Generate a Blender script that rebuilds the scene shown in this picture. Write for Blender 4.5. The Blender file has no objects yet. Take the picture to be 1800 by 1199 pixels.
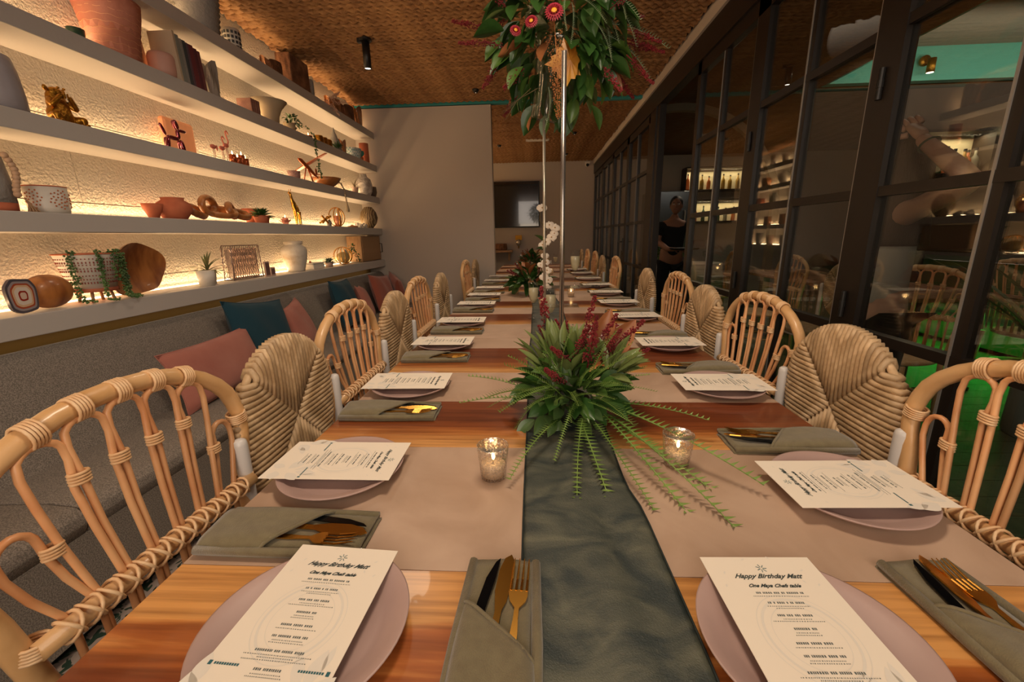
import bpy, bmesh, math, random
import numpy as np
from mathutils import Vector, Matrix
PI=math.pi; rnd=random.Random(7)
scn=bpy.context.scene; COL=scn.collection
def S(h):
    h=h.lstrip('#'); o=[]
    for i in (0,2,4):
        c=int(h[i:i+2],16)/255; o.append(c/12.92 if c<=.04045 else ((c+.055)/1.055)**2.4)
    return tuple(o)
# ---------------------------------------------------------------- camera
cd=bpy.data.cameras.new('camera'); cam=bpy.data.objects.new('camera',cd); COL.objects.link(cam); scn.camera=cam
cd.sensor_width=36; cd.lens=737.05/1800*36; cd.clip_start=.02
p_,yw,rl=.244593458,.0582258845,-.0189141134
F=Vector((-math.sin(yw)*math.cos(p_),math.cos(yw)*math.cos(p_),-math.sin(p_))); Rt=Vector((math.cos(yw),math.sin(yw),0)); U=Rt.cross(F)
r2=math.cos(rl)*Rt+math.sin(rl)*U; u2=-math.sin(rl)*Rt+math.cos(rl)*U
cam.matrix_world=Matrix(((r2.x,u2.x,-F.x,0),(r2.y,u2.y,-F.y,0),(r2.z,u2.z,-F.z,1.23),(0,0,0,1)))
# ---------------------------------------------------------------- world, exposure, room lights
w=bpy.data.worlds.new('world'); scn.world=w; w.use_nodes=True
w.node_tree.nodes['Background'].inputs[0].default_value=(.9,.8,.7,1); w.node_tree.nodes['Background'].inputs[1].default_value=.02
scn.cycles.transparent_max_bounces=32; vs=scn.view_settings; vs.view_transform='Standard'; vs.look='None'; vs.exposure=0.0; vs.gamma=1; vs.use_curve_mapping=False
def light(kind,name,loc,energy,col,size=.1,size_y=None,rot=None,aim=None,spot=None,blend=1,parent=None):
    l=bpy.data.lights.new(name,kind); l.energy=energy; l.color=col
    if kind=='AREA':
        l.size=size
        if size_y: l.shape='RECTANGLE'; l.size_y=size_y
    else: l.shadow_soft_size=size
    if kind=='SPOT': l.spot_size=spot; l.spot_blend=blend
    o=bpy.data.objects.new(name,l); COL.objects.link(o); o.location=loc
    if aim: o.rotation_euler=(Vector(aim)-Vector(loc)).to_track_quat('-Z','Y').to_euler()
    elif rot: o.rotation_euler=rot
    if parent: o.parent=parent
    return o
XWALL=-2.065; WARM=(1,.79,.58); WARM2=(1,.62,.3); NEUT=(1,.86,.73)
light('AREA','room_fill',(0.1,-1.6,2.35),34,NEUT,2.4,1.2,aim=(0,2.6,.9))
light('SPOT','room_spot',(0.0,1.0,2.6),75,WARM,.22,rot=(0,0,0),spot=2.7)
light('SPOT','room_spot',(-.9,2.4,2.6),22,WARM,.15,rot=(0,0,0),spot=2.5)
light('SPOT','room_spot',(0.1,3.6,2.6),55,WARM,.2,rot=(0,0,0),spot=2.6)
light('SPOT','room_spot',(0.1,6.6,2.6),42,WARM,.2,rot=(0,0,0),spot=2.7)
# uplight on rope ceiling: unseen area lamp added behind the camera to brighten it
light('AREA','room_fill',(0.1,-1.5,1.3),24,WARM,1.6,1.0,aim=(-.2,3.2,2.9))
for bx,by,bz,be in ((2.2,2.6,2.6,11),(2.4,4.4,2.6,12),(4.0,2.6,3.0,11),(2.6,6.6,2.6,24),(3.6,8.0,2.6,16)): light('SPOT','bar_spot',(bx,by,bz),be,WARM,.06,rot=(0,0,0),spot=2.4)
light('AREA','under_shelf_light',(XWALL+.10,1.8,.895),1.1,WARM,.03,6.4,rot=(0,math.radians(-10),0))
light('AREA','green_light',(4.3,3.9,.42),13,(.05,1,.08),.3,3.4,rot=(0,math.radians(25),0))

# ---------------------------------------------------------------- materials
_m={}
def M(name,col=(.5,.5,.5),rough=.5,metal=0,col2=None,scale=5,st=(1,1,1),bump=0,bscale=40,kind='noise',bkind='noise',emit=None,es=0,trans=0,lo=.35,hi=.65,coat=0,dist=0,detail=4,bst=None,sheen=0,orand=0):
    if name in _m: return _m[name]
    m=bpy.data.materials.new(name); m.use_nodes=True; nt=m.node_tree; b=nt.nodes['Principled BSDF']; L=nt.links.new
    b.inputs['Base Color'].default_value=(*col,1); b.inputs['Roughness'].default_value=rough; b.inputs['Metallic'].default_value=metal
    b.inputs['Transmission Weight'].default_value=trans; b.inputs['Coat Weight'].default_value=coat
    if sheen: b.inputs['Sheen Weight'].default_value=sheen
    m.diffuse_color=(*col,1)
    def tex(kd,sc,stt):
        tc=nt.nodes.new('ShaderNodeTexCoord'); mp=nt.nodes.new('ShaderNodeMapping'); mp.inputs['Scale'].default_value=stt; L(tc.outputs['Object'],mp.inputs[0])
        if kd=='noise': t=nt.nodes.new('ShaderNodeTexNoise'); t.inputs['Scale'].default_value=sc; t.inputs['Detail'].default_value=detail; t.inputs['Distortion'].default_value=dist; out=t.outputs['Fac']
        elif kd=='wave': t=nt.nodes.new('ShaderNodeTexWave'); t.inputs['Scale'].default_value=sc; t.inputs['Distortion'].default_value=dist or 3; t.inputs['Detail'].default_value=3; out=t.outputs['Fac']
        elif kd=='voronoi': t=nt.nodes.new('ShaderNodeTexVoronoi'); t.inputs['Scale'].default_value=sc; out=t.outputs['Distance']
        elif kd=='brick': t=nt.nodes.new('ShaderNodeTexBrick'); t.inputs['Scale'].default_value=sc; out=t.outputs['Fac']
        elif kd=='checker': t=nt.nodes.new('ShaderNodeTexChecker'); t.inputs['Scale'].default_value=sc; out=t.outputs['Fac']
        L(mp.outputs[0],t.inputs['Vector']); return out
    if col2 is not None:
        o=tex(kind,scale,st); r=nt.nodes.new('ShaderNodeValToRGB'); r.color_ramp.elements[0].position=lo; r.color_ramp.elements[1].position=hi
        r.color_ramp.elements[0].color=(*col,1); r.color_ramp.elements[1].color=(*col2,1); L(o,r.inputs[0]); L(r.outputs[0],b.inputs['Base Color'])
    if orand:
        oi=nt.nodes.new('ShaderNodeObjectInfo'); ma=nt.nodes.new('ShaderNodeMath'); ma.operation='MULTIPLY_ADD'; ma.inputs[1].default_value=orand; ma.inputs[2].default_value=1-orand*.55; L(oi.outputs['Random'],ma.inputs[0])
        hs=nt.nodes.new('ShaderNodeHueSaturation'); L(ma.outputs[0],hs.inputs['Value']); src=b.inputs['Base Color'].links[0].from_socket; L(src,hs.inputs['Color']); L(hs.outputs[0],b.inputs['Base Color'])
    if bump:
        o=tex(bkind,bscale,bst or (1,1,1)); bp=nt.nodes.new('ShaderNodeBump'); bp.inputs['Strength'].default_value=bump; bp.inputs['Distance'].default_value=.01; L(o,bp.inputs['Height']); L(bp.outputs[0],b.inputs['Normal'])
    if emit: b.inputs['Emission Color'].default_value=(*emit,1); b.inputs['Emission Strength'].default_value=es
    _m[name]=m; return m
def glassmat(name,tint=(1,1,1),rough=0,ior=1.5,base=0,speck=None):
    if name in _m: return _m[name]
    m=bpy.data.materials.new(name); m.use_nodes=True; nt=m.node_tree; nt.nodes.clear(); L=nt.links.new
    o=nt.nodes.new('ShaderNodeOutputMaterial'); mx=nt.nodes.new('ShaderNodeMixShader'); t=nt.nodes.new('ShaderNodeBsdfTransparent'); g=nt.nodes.new('ShaderNodeBsdfGlossy'); fr=nt.nodes.new('ShaderNodeFresnel')
    t.inputs[0].default_value=(*tint,1); g.inputs['Roughness'].default_value=rough; ge=nt.nodes.new('ShaderNodeNewGeometry'); mi=nt.nodes.new('ShaderNodeMath'); mi.operation='MULTIPLY_ADD'; mi.inputs[1].default_value=1/ior-ior; mi.inputs[2].default_value=ior; L(ge.outputs['Backfacing'],mi.inputs[0]); L(mi.outputs[0],fr.inputs[0])
    ad=nt.nodes.new('ShaderNodeMath'); ad.operation='ADD'; ad.use_clamp=True; ad.inputs[1].default_value=base; L(fr.outputs[0],ad.inputs[0]); fac=ad.outputs[0]
    if speck:
        tc=nt.nodes.new('ShaderNodeTexCoord'); v=nt.nodes.new('ShaderNodeTexNoise'); v.inputs['Scale'].default_value=speck; v.inputs['Detail'].default_value=3; L(tc.outputs['Object'],v.inputs['Vector'])
        r=nt.nodes.new('ShaderNodeValToRGB'); r.color_ramp.elements[0].position=.42; r.color_ramp.elements[1].position=.58; L(v.outputs['Fac'],r.inputs[0])
        r.color_ramp.elements[0].color=(0,0,0,1); r.color_ramp.elements[1].color=(.55,.55,.55,1); L(r.outputs[0],ad.inputs[1])
    L(fac,mx.inputs[0]); L(t.outputs[0],mx.inputs[1]); L(g.outputs[0],mx.inputs[2]); L(mx.outputs[0],o.inputs[0]); _m[name]=m; return m
PLASTER=M('plaster',S('c6bdb0'),.9,bump=1.0,bscale=85,bst=(1,1,1),detail=6)
WALL=M('wall_paint',S('b3a89d'),.75,bump=.05,bscale=120)
SHELF=M('shelf_paint',S('b9b4b0'),.5,bump=.06,bscale=90)
BRONZE=M('dark_band',S('8f6f35'),.5,bump=.2,bscale=300)
FRAME=M('black_steel',S('1c1612'),.4)
FRAMEL=M('steel_edge',S('9a9690'),.35,.5)
GLASS=glassmat('window_glass',(.93,.95,.93),0,1.52,.05)
CLEAR=glassmat('clear_glass',(.97,.97,.97),.02,1.45)
ACRYL=glassmat('clear_acrylic',(.90,.89,.86),.08,1.4,.06)
MERC=glassmat('speckled_glass',(.97,.93,.9),.3,1.45,.12,260,)
TEAL=M('teal_paint',S('2f8d8c'),.6)
ROPE=M('rope',S('7f5836'),.85,col2=S('a67c50'),scale=5,bump=.5,bscale=160,bst=(1,.2,1))
ROPEF=M('rope_far',S('6b4421'),.85,col2=S('b9854d'),kind='wave',scale=9,st=(.15,1,1),bump=.8,bkind='wave',bscale=9,bst=(.2,1,1))
RESIN=M('resin',S('a98c75'),.48,col2=S('c0a48e'),scale=4,dist=1.5,detail=8,lo=.3,hi=.72)
GREYCL=M('grey_upholstery',S('6c655e'),.95,col2=S('968c82'),scale=260,lo=.4,hi=.6,bump=.4,bscale=500)
RATTAN=M('rattan',S('c99a63'),.42,col2=S('dcb484'),scale=6,st=(1,1,1),bump=.1,bscale=60,coat=.25)
RATTAN2=M('rattan_spindle',S('c8895a'),.45,col2=S('dba878'),scale=9,coat=.2,orand=.4)
BIND=M('cane_binding',S('d6a878'),.5,col2=S('e6c49a'),scale=40)
STRAND=M('woven_strand',S('a98b66'),.5,col2=S('cdb08a'),scale=30,st=(1,1,1),bump=.12,bscale=200,bst=(1,1,.2),orand=.38)
WHITEM=M('white_post',S('cfcbc8'),.35)
PLATE=M('mauve_glaze',S('a78b84'),.5,col2=S('b1958d'),scale=8)
CARD=M('card_stock',S('eadfce'),.8)
INK=M('ink',S('35403f'),.8); INKL=M('pale_print',S('dfd8cc'),.85); INKT=M('teal_print',S('2c5f66'),.8)
NAPK=M('olive_linen',S('6b6046'),.95,col2=S('746a4e'),scale=60,bump=.25,bscale=600,sheen=.3)
GOLD=M('gold_metal',S('d6a04a'),.24,1); GOLD2=M('old_gold',S('a8772c'),.38,1,bump=.5,bscale=60)
DARKST=M('dark_blade',S('14161a'),.15,.7)
RUNNER=M('teal_gauze',S('283231'),.55,col2=S('6a6a58'),scale=9,st=(1,1.6,1),dist=1.2,bump=.25,bscale=300,lo=.38,hi=.8,detail=9)
BLK=M('black_metal',S('141312'),.45)
TEALC=M('teal_velvet',S('0b3a4a'),.9,bump=.2,bscale=300,sheen=.08)
PINKC=M('pink_velvet',S('a8675a'),.9,col2=S('b57668'),scale=5,bump=.2,bscale=300,sheen=.15)
RUSTC=M('rust_velvet',S('9c5240'),.9,bump=.2,bscale=300,sheen=.4)
def woodm(name,light_low):
    m=bpy.data.materials.new(name); m.use_nodes=True; nt=m.node_tree; b=nt.nodes['Principled BSDF']; L=nt.links.new
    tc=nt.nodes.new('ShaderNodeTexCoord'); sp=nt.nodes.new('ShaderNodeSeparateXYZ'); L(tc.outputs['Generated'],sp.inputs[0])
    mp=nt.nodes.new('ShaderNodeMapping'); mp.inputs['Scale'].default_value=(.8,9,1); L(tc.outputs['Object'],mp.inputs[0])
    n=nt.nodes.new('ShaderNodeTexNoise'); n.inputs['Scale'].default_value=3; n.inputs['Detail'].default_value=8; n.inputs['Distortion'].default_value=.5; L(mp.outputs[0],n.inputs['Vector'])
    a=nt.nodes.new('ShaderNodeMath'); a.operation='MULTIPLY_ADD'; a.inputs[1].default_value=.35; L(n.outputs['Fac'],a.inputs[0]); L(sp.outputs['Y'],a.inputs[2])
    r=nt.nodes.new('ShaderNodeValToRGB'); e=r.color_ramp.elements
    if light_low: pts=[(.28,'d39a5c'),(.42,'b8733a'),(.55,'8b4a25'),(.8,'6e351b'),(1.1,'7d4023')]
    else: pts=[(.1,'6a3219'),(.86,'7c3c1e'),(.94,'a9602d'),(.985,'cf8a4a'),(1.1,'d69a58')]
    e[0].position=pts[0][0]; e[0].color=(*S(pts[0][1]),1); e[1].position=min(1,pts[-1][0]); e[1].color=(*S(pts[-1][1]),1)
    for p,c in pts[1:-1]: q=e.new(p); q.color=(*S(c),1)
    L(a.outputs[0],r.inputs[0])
    mp2=nt.nodes.new('ShaderNodeMapping'); mp2.inputs['Scale'].default_value=(1.2,34,1); L(tc.outputs['Object'],mp2.inputs[0])
    n2=nt.nodes.new('ShaderNodeTexNoise'); n2.inputs['Scale'].default_value=3; n2.inputs['Detail'].default_value=6; L(mp2.outputs[0],n2.inputs['Vector'])
    r3=nt.nodes.new('ShaderNodeValToRGB'); r3.color_ramp.elements[0].position=.3; r3.color_ramp.elements[0].color=(.55,.5,.48,1); r3.color_ramp.elements[1].position=.6; r3.color_ramp.elements[1].color=(1,1,1,1); L(n2.outputs['Fac'],r3.inputs[0])
    mx=nt.nodes.new('ShaderNodeMixRGB'); mx.blend_type='MULTIPLY'; mx.inputs[0].default_value=.9; L(r.outputs[0],mx.inputs[1]); L(r3.outputs[0],mx.inputs[2]); L(mx.outputs[0],b.inputs['Base Color'])
    b.inputs['Roughness'].default_value=.28; b.inputs['Coat Weight'].default_value=.25; return m
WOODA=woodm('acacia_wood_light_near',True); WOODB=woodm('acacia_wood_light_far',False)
def leafm(n,a,b,r=.4): return M(n,S(a),r,col2=S(b),scale=9,coat=.15)
G1=leafm('leaf_dark','24451a','446a2a'); G2=leafm('leaf_mid','3c5c22','5c7a34'); G3=leafm('leaf_olive','5f6f3a','8b9457',.5); G4=leafm('leaf_sage','34462a','4f6a3b',.5)
G5=leafm('leaf_brown','7a4524','a86c3f',.5); RED=leafm('red_plume','580c14','861c20',.8); STEMM=M('stem',S('5a4a2c'),.7); AMAR=leafm('amaranth','8a5226','b87d48',.8); ORG=leafm('autumn_leaf','a8661c','c9942f',.5)
WOODC=M('carved_wood',S('7b4420'),.4,col2=S('b0713a'),scale=7,st=(1,3,1),bump=.15,bscale=40,coat=.2)
WOODD=M('rough_wood',S('5f3c26'),.8,col2=S('936544'),scale=12,st=(3,1,1),bump=.8,bscale=50)
PALEW=M('pale_oak',S('94714c'),.6,col2=S('a98560'),scale=10,st=(6,6,1))
TERRA=M('terracotta',S('a8573a'),.8,col2=S('bb6a4a'),scale=12)
PINKCER=M('pink_ceramic',S('b5705a'),.6,col2=S('c78570'),scale=6,bump=.2,bscale=60)
BLUSH=M('blush_ceramic',S('b89a8c'),.6); WHITEC=M('white_ceramic',S('d2ccc2'),.45); GREYC=M('grey_ceramic',S('8b8783'),.7,bump=.4,bscale=80)
LAV=M('lavender_ceramic',S('9c98a0'),.6,bump=.8,bkind='checker',bscale=55); BEIGE=M('beige_ceramic',S('b3a184'),.7)
MAROON=M('maroon_chrome',S('7d1a2c'),.15,.8,coat=1); COPPER=M('copper',S('b4603a'),.3,.8); SALT=M('salt_stone',S('d98a5c'),.6,col2=S('e9a77c'),scale=6,emit=S('e08a50'),es=.25)
MARBLE=M('marble_glaze',S('8f8883'),.35,col2=S('d5cfc8'),scale=12,dist=2); WAX=M('pink_wax',S('d08a70'),.5,emit=S('d07048'),es=.35); WWAX=M('white_wax',S('a89c8c'),.5,emit=S('ffb060'),es=.08)
FLAME=M('flame',S('ffc060'),.5,emit=(1,.62,.22),es=14); LEDM=M('led_tape',S('fff0d0'),.5,emit=(1,.78,.45),es=6); LAMPM=M('lamp_lens',S('fff0d0'),.5,emit=(1,.85,.65),es=5)
SKIN1=M('skin_tan',S('8a5f4a'),.6); SKIN2=M('skin_fair',S('b98f7c'),.6); HAIRB=M('hair_brown',S('3b2c22'),.6,bump=.6,bscale=90,bst=(6,6,.5)); HAIRK=M('hair_black',S('0e0b0a'),.5,bump=.4,bscale=120)
TSHIRT=M('black_cotton',S('0c0c0f'),.95); WHITET=M('white_cotton',S('a9a39b'),.95); JEANS=M('dark_cotton',S('15151c'),.95)
ROOMF=M('green_grey_floor',S('4a4c38'),.5,col2=S('5c5c45'),scale=3,st=(6,1,1))
TILE=M('leaf_tile',S('a7978d'),.4,col2=S('33463a'),kind='noise',scale=16,dist=2.5,lo=.52,hi=.56,detail=1)
GROUT=M('grout',S('3a3632'),.9)
# ---------------------------------------------------------------- mesh helpers
class MB:
    def __init__(s): s.v=[]; s.f=[]
    def add(s,v,f):
        n=len(s.v); s.v+= [tuple(x) for x in v]; s.f+=[tuple(i+n for i in q) for q in f]; return s
    def box(s,c,d,rz=0,ry=0,rx=0):
        R=Matrix.Rotation(rz,3,'Z')@Matrix.Rotation(ry,3,'Y')@Matrix.Rotation(rx,3,'X'); c=Vector(c)
        v=[c+R@Vector((x*d[0]/2,y*d[1]/2,z*d[2]/2)) for x in(-1,1) for y in(-1,1) for z in(-1,1)]
        return s.add(v,[(0,1,3,2),(4,6,7,5),(0,4,5,1),(2,3,7,6),(0,2,6,4),(1,5,7,3)])
    def tube(s,P,r,seg=8,closed=False,sq=1):
        P=[Vector(p) for p in P]; n=len(P); R=r if isinstance(r,(list,tuple)) else [r]*n
        T=[(P[(i+1)%n]-P[i-1] if closed else P[min(i+1,n-1)]-P[max(i-1,0)]).normalized() for i in range(n)]
        N=T[0].orthogonal().normalized(); v=[]; f=[]
        for i in range(n):
            N=(N-T[i]*N.dot(T[i])); N=N.normalized() if N.length>1e-6 else T[i].orthogonal().normalized(); B=T[i].cross(N)
            for k in range(seg):
                a=2*PI*k/seg; v.append(P[i]+(N*math.cos(a)+B*math.sin(a)*sq)*R[i])
        m=n if closed else n-1
        for i in range(m):
            for k in range(seg):
                a=i*seg+k;b=i*seg+(k+1)%seg;c=((i+1)%n)*seg; f.append((a,b,c+(k+1)%seg,c+k))
        if not closed: f.append(tuple(range(seg-1,-1,-1))); f.append(tuple((n-1)*seg+k for k in range(seg)))
        return s.add(v,f)
    def lathe(s,prof,seg=20,c=(0,0,0),sy=1,rot=None,wob=None):
        v=[];f=[];n=len(prof)
        for (r,z) in prof:
            for k in range(seg):
                a=2*PI*k/seg; rr=r*(1+(wob(a,z) if wob else 0)); p=Vector((rr*math.cos(a),rr*math.sin(a)*sy,z))
                if rot: p=rot@p
                v.append(p+Vector(c))
        for i in range(n-1):
            for k in range(seg): a=i*seg+k;b=i*seg+(k+1)%seg; f.append((a,b,b+seg,a+seg))
        if prof[0][0]>1e-4: f.append(tuple(range(seg-1,-1,-1)))
        if prof[-1][0]>1e-4: f.append(tuple((n-1)*seg+k for k in range(seg)))
        return s.add(v,f)
    def ball(s,c,r,seg=10,rings=6,rot=None):
        if not isinstance(r,(tuple,list)): r=(r,r,r)
        v=[];f=[];c=Vector(c)
        for i in range(rings+1):
            t=PI*i/rings
            for k in range(seg):
                a=2*PI*k/seg; p=Vector((r[0]*math.sin(t)*math.cos(a),r[1]*math.sin(t)*math.sin(a),-r[2]*math.cos(t)))
                v.append(c+(rot@p if rot else p))
        for i in range(rings):
            for k in range(seg): a=i*seg+k;b=i*seg+(k+1)%seg; f.append((a,b,b+seg,a+seg))
        return s.add(v,f)
    def prism(s,poly,z0,z1):
        n=len(poly); v=[(x,y,z0) for x,y in poly]+[(x,y,z1) for x,y in poly]
        return s.add(v,[tuple(range(n-1,-1,-1)),tuple(range(n,2*n))]+[(i,(i+1)%n,(i+1)%n+n,i+n) for i in range(n)])
    def grid(s,fn,nu,nv):
        v=[fn(i/nu,j/nv) for j in range(nv+1) for i in range(nu+1)]
        return s.add(v,[(j*(nu+1)+i,j*(nu+1)+i+1,(j+1)*(nu+1)+i+1,(j+1)*(nu+1)+i) for j in range(nv) for i in range(nu)])
    def mesh(s,name,mat,smooth=False):
        m=bpy.data.meshes.new(name); m.from_pydata(s.v,[],s.f); m.update(); m.materials.append(mat)
        if smooth: m.polygons.foreach_set('use_smooth',[True]*len(m.polygons))
        return m
    def build(s,name,mat,parent=None,smooth=False,bevel=0,loc=None,sub=0,solid=0):
        o=bpy.data.objects.new(name,s.mesh(name,mat,smooth)); COL.objects.link(o)
        if parent: o.parent=parent
        if loc: o.location=loc
        if solid: md=o.modifiers.new('s','SOLIDIFY'); md.thickness=solid
        if bevel: md=o.modifiers.new('b','BEVEL'); md.width=bevel; md.segments=2; md.limit_method='ANGLE'
        if sub: md=o.modifiers.new('d','SUBSURF'); md.levels=sub; md.render_levels=sub
        return o
def inst(name,me,parent=None,loc=(0,0,0),rot=None,scale=None,quat=None,label=None):
    o=bpy.data.objects.new(name,me); COL.objects.link(o); o.parent=parent; o.location=loc
    if quat is not None: o.rotation_mode='QUATERNION'; o.rotation_quaternion=quat
    elif rot: o.rotation_euler=rot
    if scale: o.scale=scale if isinstance(scale,(tuple,list)) else (scale,)*3
    if label: o['label']=label
    return o
def tag(o,label=None,cat=None,group=None,kind=None):
    if label:o['label']=label
    if cat:o['category']=cat
    if group:o['group']=group
    if kind:o['kind']=kind
    return o
def thing(name,label,cat,loc=(0,0,0),rz=0,group=None,sc=None):
    o=bpy.data.objects.new(name,None); COL.objects.link(o); o.location=loc; o.rotation_euler=(0,0,rz); o.empty_display_size=.05
    if sc: o.scale=(sc,)*3
    return tag(o,label,cat,group)
def struct(name,mb,mat,**k): return tag(mb.build(name,mat,**k),kind='structure')
_kids={}
def kids(o): return [c for c in ALL if c.parent is o]
def dup(root,loc,rz=None,label=None,group=None,sc=None):
    key=root.name
    if key not in _kids:
        d={}
        for c in bpy.data.objects:
            if c.parent: d.setdefault(c.parent.name,[]).append(c)
        t=[]
        for c in d.get(key,[]): t.append((c,d.get(c.name,[])))
        _kids[key]=t
    r=root.copy(); COL.objects.link(r); r.location=loc
    if rz is not None: r.rotation_euler=(0,0,rz)
    if label: r['label']=label
    if group: r['group']=group
    if sc: r.scale=(sc,)*3
    for c,g in _kids[key]:
        n=c.copy(); COL.objects.link(n); n.parent=r
        for h in g: q=h.copy(); COL.objects.link(q); q.parent=n
    return r
def skin(name,J,E,mat,parent=None,sub=2,root=0,loc=None):
    """J: list of (x,y,z,r); E: edges; one continuous skinned surface"""
    me=bpy.data.meshes.new(name); me.from_pydata([j[:3] for j in J],E,[]); me.update(); me.materials.append(mat)
    o=bpy.data.objects.new(name,me); COL.objects.link(o)
    if parent:o.parent=parent
    if loc:o.location=loc
    md=o.modifiers.new('sk','SKIN'); md.use_smooth_shade=True
    sv=me.skin_vertices[0].data if me.skin_vertices else None
    if sv is None:
        bm=bmesh.new(); bm.from_mesh(me); bm.verts.layers.skin.verify(); bm.to_mesh(me); bm.free(); sv=me.skin_vertices[0].data
    for i,j in enumerate(J):
        r=j[3] if isinstance(j[3],(tuple,list)) else (j[3],j[3]); sv[i].radius=r; sv[i].use_root=(i==root)
    if sub: md=o.modifiers.new('ss','SUBSURF'); md.levels=sub; md.render_levels=sub
    return o
def arc(cx,cz,rx,rz,a0,a1,n,y=0): return [(cx+rx*math.cos(a0+(a1-a0)*i/n),y,cz+rz*math.sin(a0+(a1-a0)*i/n)) for i in range(n+1)]
# ================================================================ SETTING
XW=-2.065; XG=1.2; YB=5.14; ZC=2.70
mb=MB().box((-.43,3.3,-.06),(3.3,11.8,.1)); floor=struct('floor',mb,GROUT)
tm=MB().box((0,0,0),(.297,.297,.012)).mesh('tile',TILE)
for i in range(11):
    for j in range(27):
        inst('tile',tm,floor,(-1.92+.3*i,.3+.3*j-.6,-.006),rot=(0,0,PI/2*((i*7+j*3)%4)))
fb=struct('floor',MB().box((4.0,3.3,-.06),(5.5,11.8,.1)),GROUT); fb.name='floor_bar'
pm=MB().box((0,0,0),(5.4,.136,.012)).mesh('floor_plank',ROOMF)
for j in range(70): inst('floor_plank',pm,fb,(3.98,-.6+.14*j,-.004))
wl=struct('wall_left',MB().box((XW-.08,3.3,1.4),(.14,11.8,2.9)),PLASTER)
bm_=MB().box((0,0,0),(.022,1.997,.348)).mesh('plaster_board',PLASTER)
for r in range(8):
    for c in range(6):
        z=.02+.173+.352*r-.01; inst('plaster_board',bm_,wl,(XW-.006+.001*((r*3+c*5)%3-1),-1.6+2.0*c+(r%3)*.5,z))
struct('wall_back',MB().box(((XW-.49)/2,YB+.07,1.33),(-.49-XW,.14,2.655)),WALL)
struct('wall_far',MB().box((2.2,9.22,1.5),(9,.12,3.2)),WALL)
struct('wall_front',MB().box((2.2,-2.6,1.5),(9,.12,3.2)),WALL)
struct('wall_right',MB().box((6.7,3.3,1.5),(.12,11.8,3.2)),M('bar_wall',S('5a4a3e'),.8))
cl=struct('ceiling',MB().box((-.43,3.3,ZC+.06),(3.3,11.8,.06)),M('ceiling_board',S('5a3a1e'),.9))
# rope: one twisted strand shared by every rope on the ceiling
def ropemesh(L):
    b=MB(); n=int(L/.0125); seg=8; v=[];f=[]
    for i in range(n+1):
        x=-L/2+L*i/n
        for k in range(seg):
            a=2*PI*k/seg; rr=.0235*(1+.32*math.cos(2*a-2*PI*x/.066)); wob=.0015*math.sin(x*9)
            v.append((x,rr*math.cos(a)+wob,rr*math.sin(a)*.8))
    for i in range(n):
        for k in range(seg): a=i*seg+k;c=i*seg+(k+1)%seg; f.append((a,c,c+seg,a+seg))
    b.add(v,f); return b.mesh('rope',ROPE,True)
rm=ropemesh(3.2); y=2.1; k=0; PT=.049
while y<5.1:
    inst('rope',rm,cl,(-.44+rnd.uniform(-.012,.012),y,ZC+rnd.uniform(-.003,.003)),rot=(rnd.uniform(0,6),0,rnd.uniform(-.0015,.0015))); y+=PT
y=5.24
while y<9.15:
    inst('rope',rm,cl,(-.44+rnd.uniform(-.012,.012),y,ZC+rnd.uniform(-.003,.003)),rot=(rnd.uniform(0,6),0,0)); y+=PT
struct('trim_1',MB().box((-.43,5.175,2.685),(3.22,.06,.035)),TEAL)
struct('trim_2',MB().box((XG+.03,3.3,2.655),(.11,11.7,.10)),WALL)
struct('trim_3',MB().box((XG+.03,3.3,2.515),(.08,11.7,.17)),FRAME)
struct('trim_4',MB().box((XW+.03,1.75,.865),(.03,6.7,.08)),BRONZE)
# folding glass doors
pmesh={}
def leaf(n,y0,y1,handle=False,hinge=False):
    d=MB(); X=XG+.03; T=.045; sw=.062; zt=2.43
    for y in (y0+sw/2,y1-sw/2): d.box((X,y,zt/2),(T,sw,zt))
    for z,h in ((2.39,.08),(.05,.1)): d.box((X,(y0+y1)/2,z),(T,y1-y0,h))
    o=struct('door_%d'%n,d,FRAME); ym=(y0+y1)/2
    zs=[.1,.85,1.36,1.89,2.35]
    for z in zs[1:4]: MB().box((X,ym,z),(.037,y1-y0-2*sw,.034)).build('rail',FRAME,o)
    MB().box((X,ym,1.225),(.034,.03,2.25)).build('mullion',FRAME,o)
    for yy in (y0+sw+.004,ym+.019): MB().box((X-.014,yy,1.225),(.012,.008,2.25)).build('glazing_bead',FRAMEL,o)
    for a in range(2):
        ya,yb=(y0+sw,ym-.015) if a==0 else (ym+.015,y1-sw)
        for k in range(4):
            za,zb=zs[k]+.017,zs[k+1]-.017
            MB().box((X,(ya+yb)/2,(za+zb)/2),(.006,yb-ya,zb-za)).build('pane',GLASS,o)
    if hinge:
        for z in (.95,1.72): MB().lathe([(.009,-.05),(.009,-.012),(.011,-.012),(.011,.012),(.009,.012),(.009,.05)],10,(X-.03,y1,z)).build('hinge',BLK,o)
    if handle: MB().box((X-.04,y0+.03,1.1),(.012,.03,.16)).tube([(X-.03,y0+.03,1.13),(X-.075,y0+.03,1.13),(X-.08,y0+.13,1.13)],.008).build('door_handle',BLK,o)
n=1
for i,(a,b) in enumerate([(-1.08,-.155),(-.155,.77),(.77,1.697),(1.697,2.62),(2.62,3.545),(4.86,5.93),(5.93,7.0),(7.0,8.06),(8.06,9.12)]):
    leaf(n,a,b,handle=(i==6),hinge=i in(2,3)); n+=1
struct('trim_5',MB().box((XG+.03,4.67,1.215),(.06,.34,2.43)).box((XG+.0,4.60,1.215),(.03,.03,2.43)),FRAME)
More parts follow.
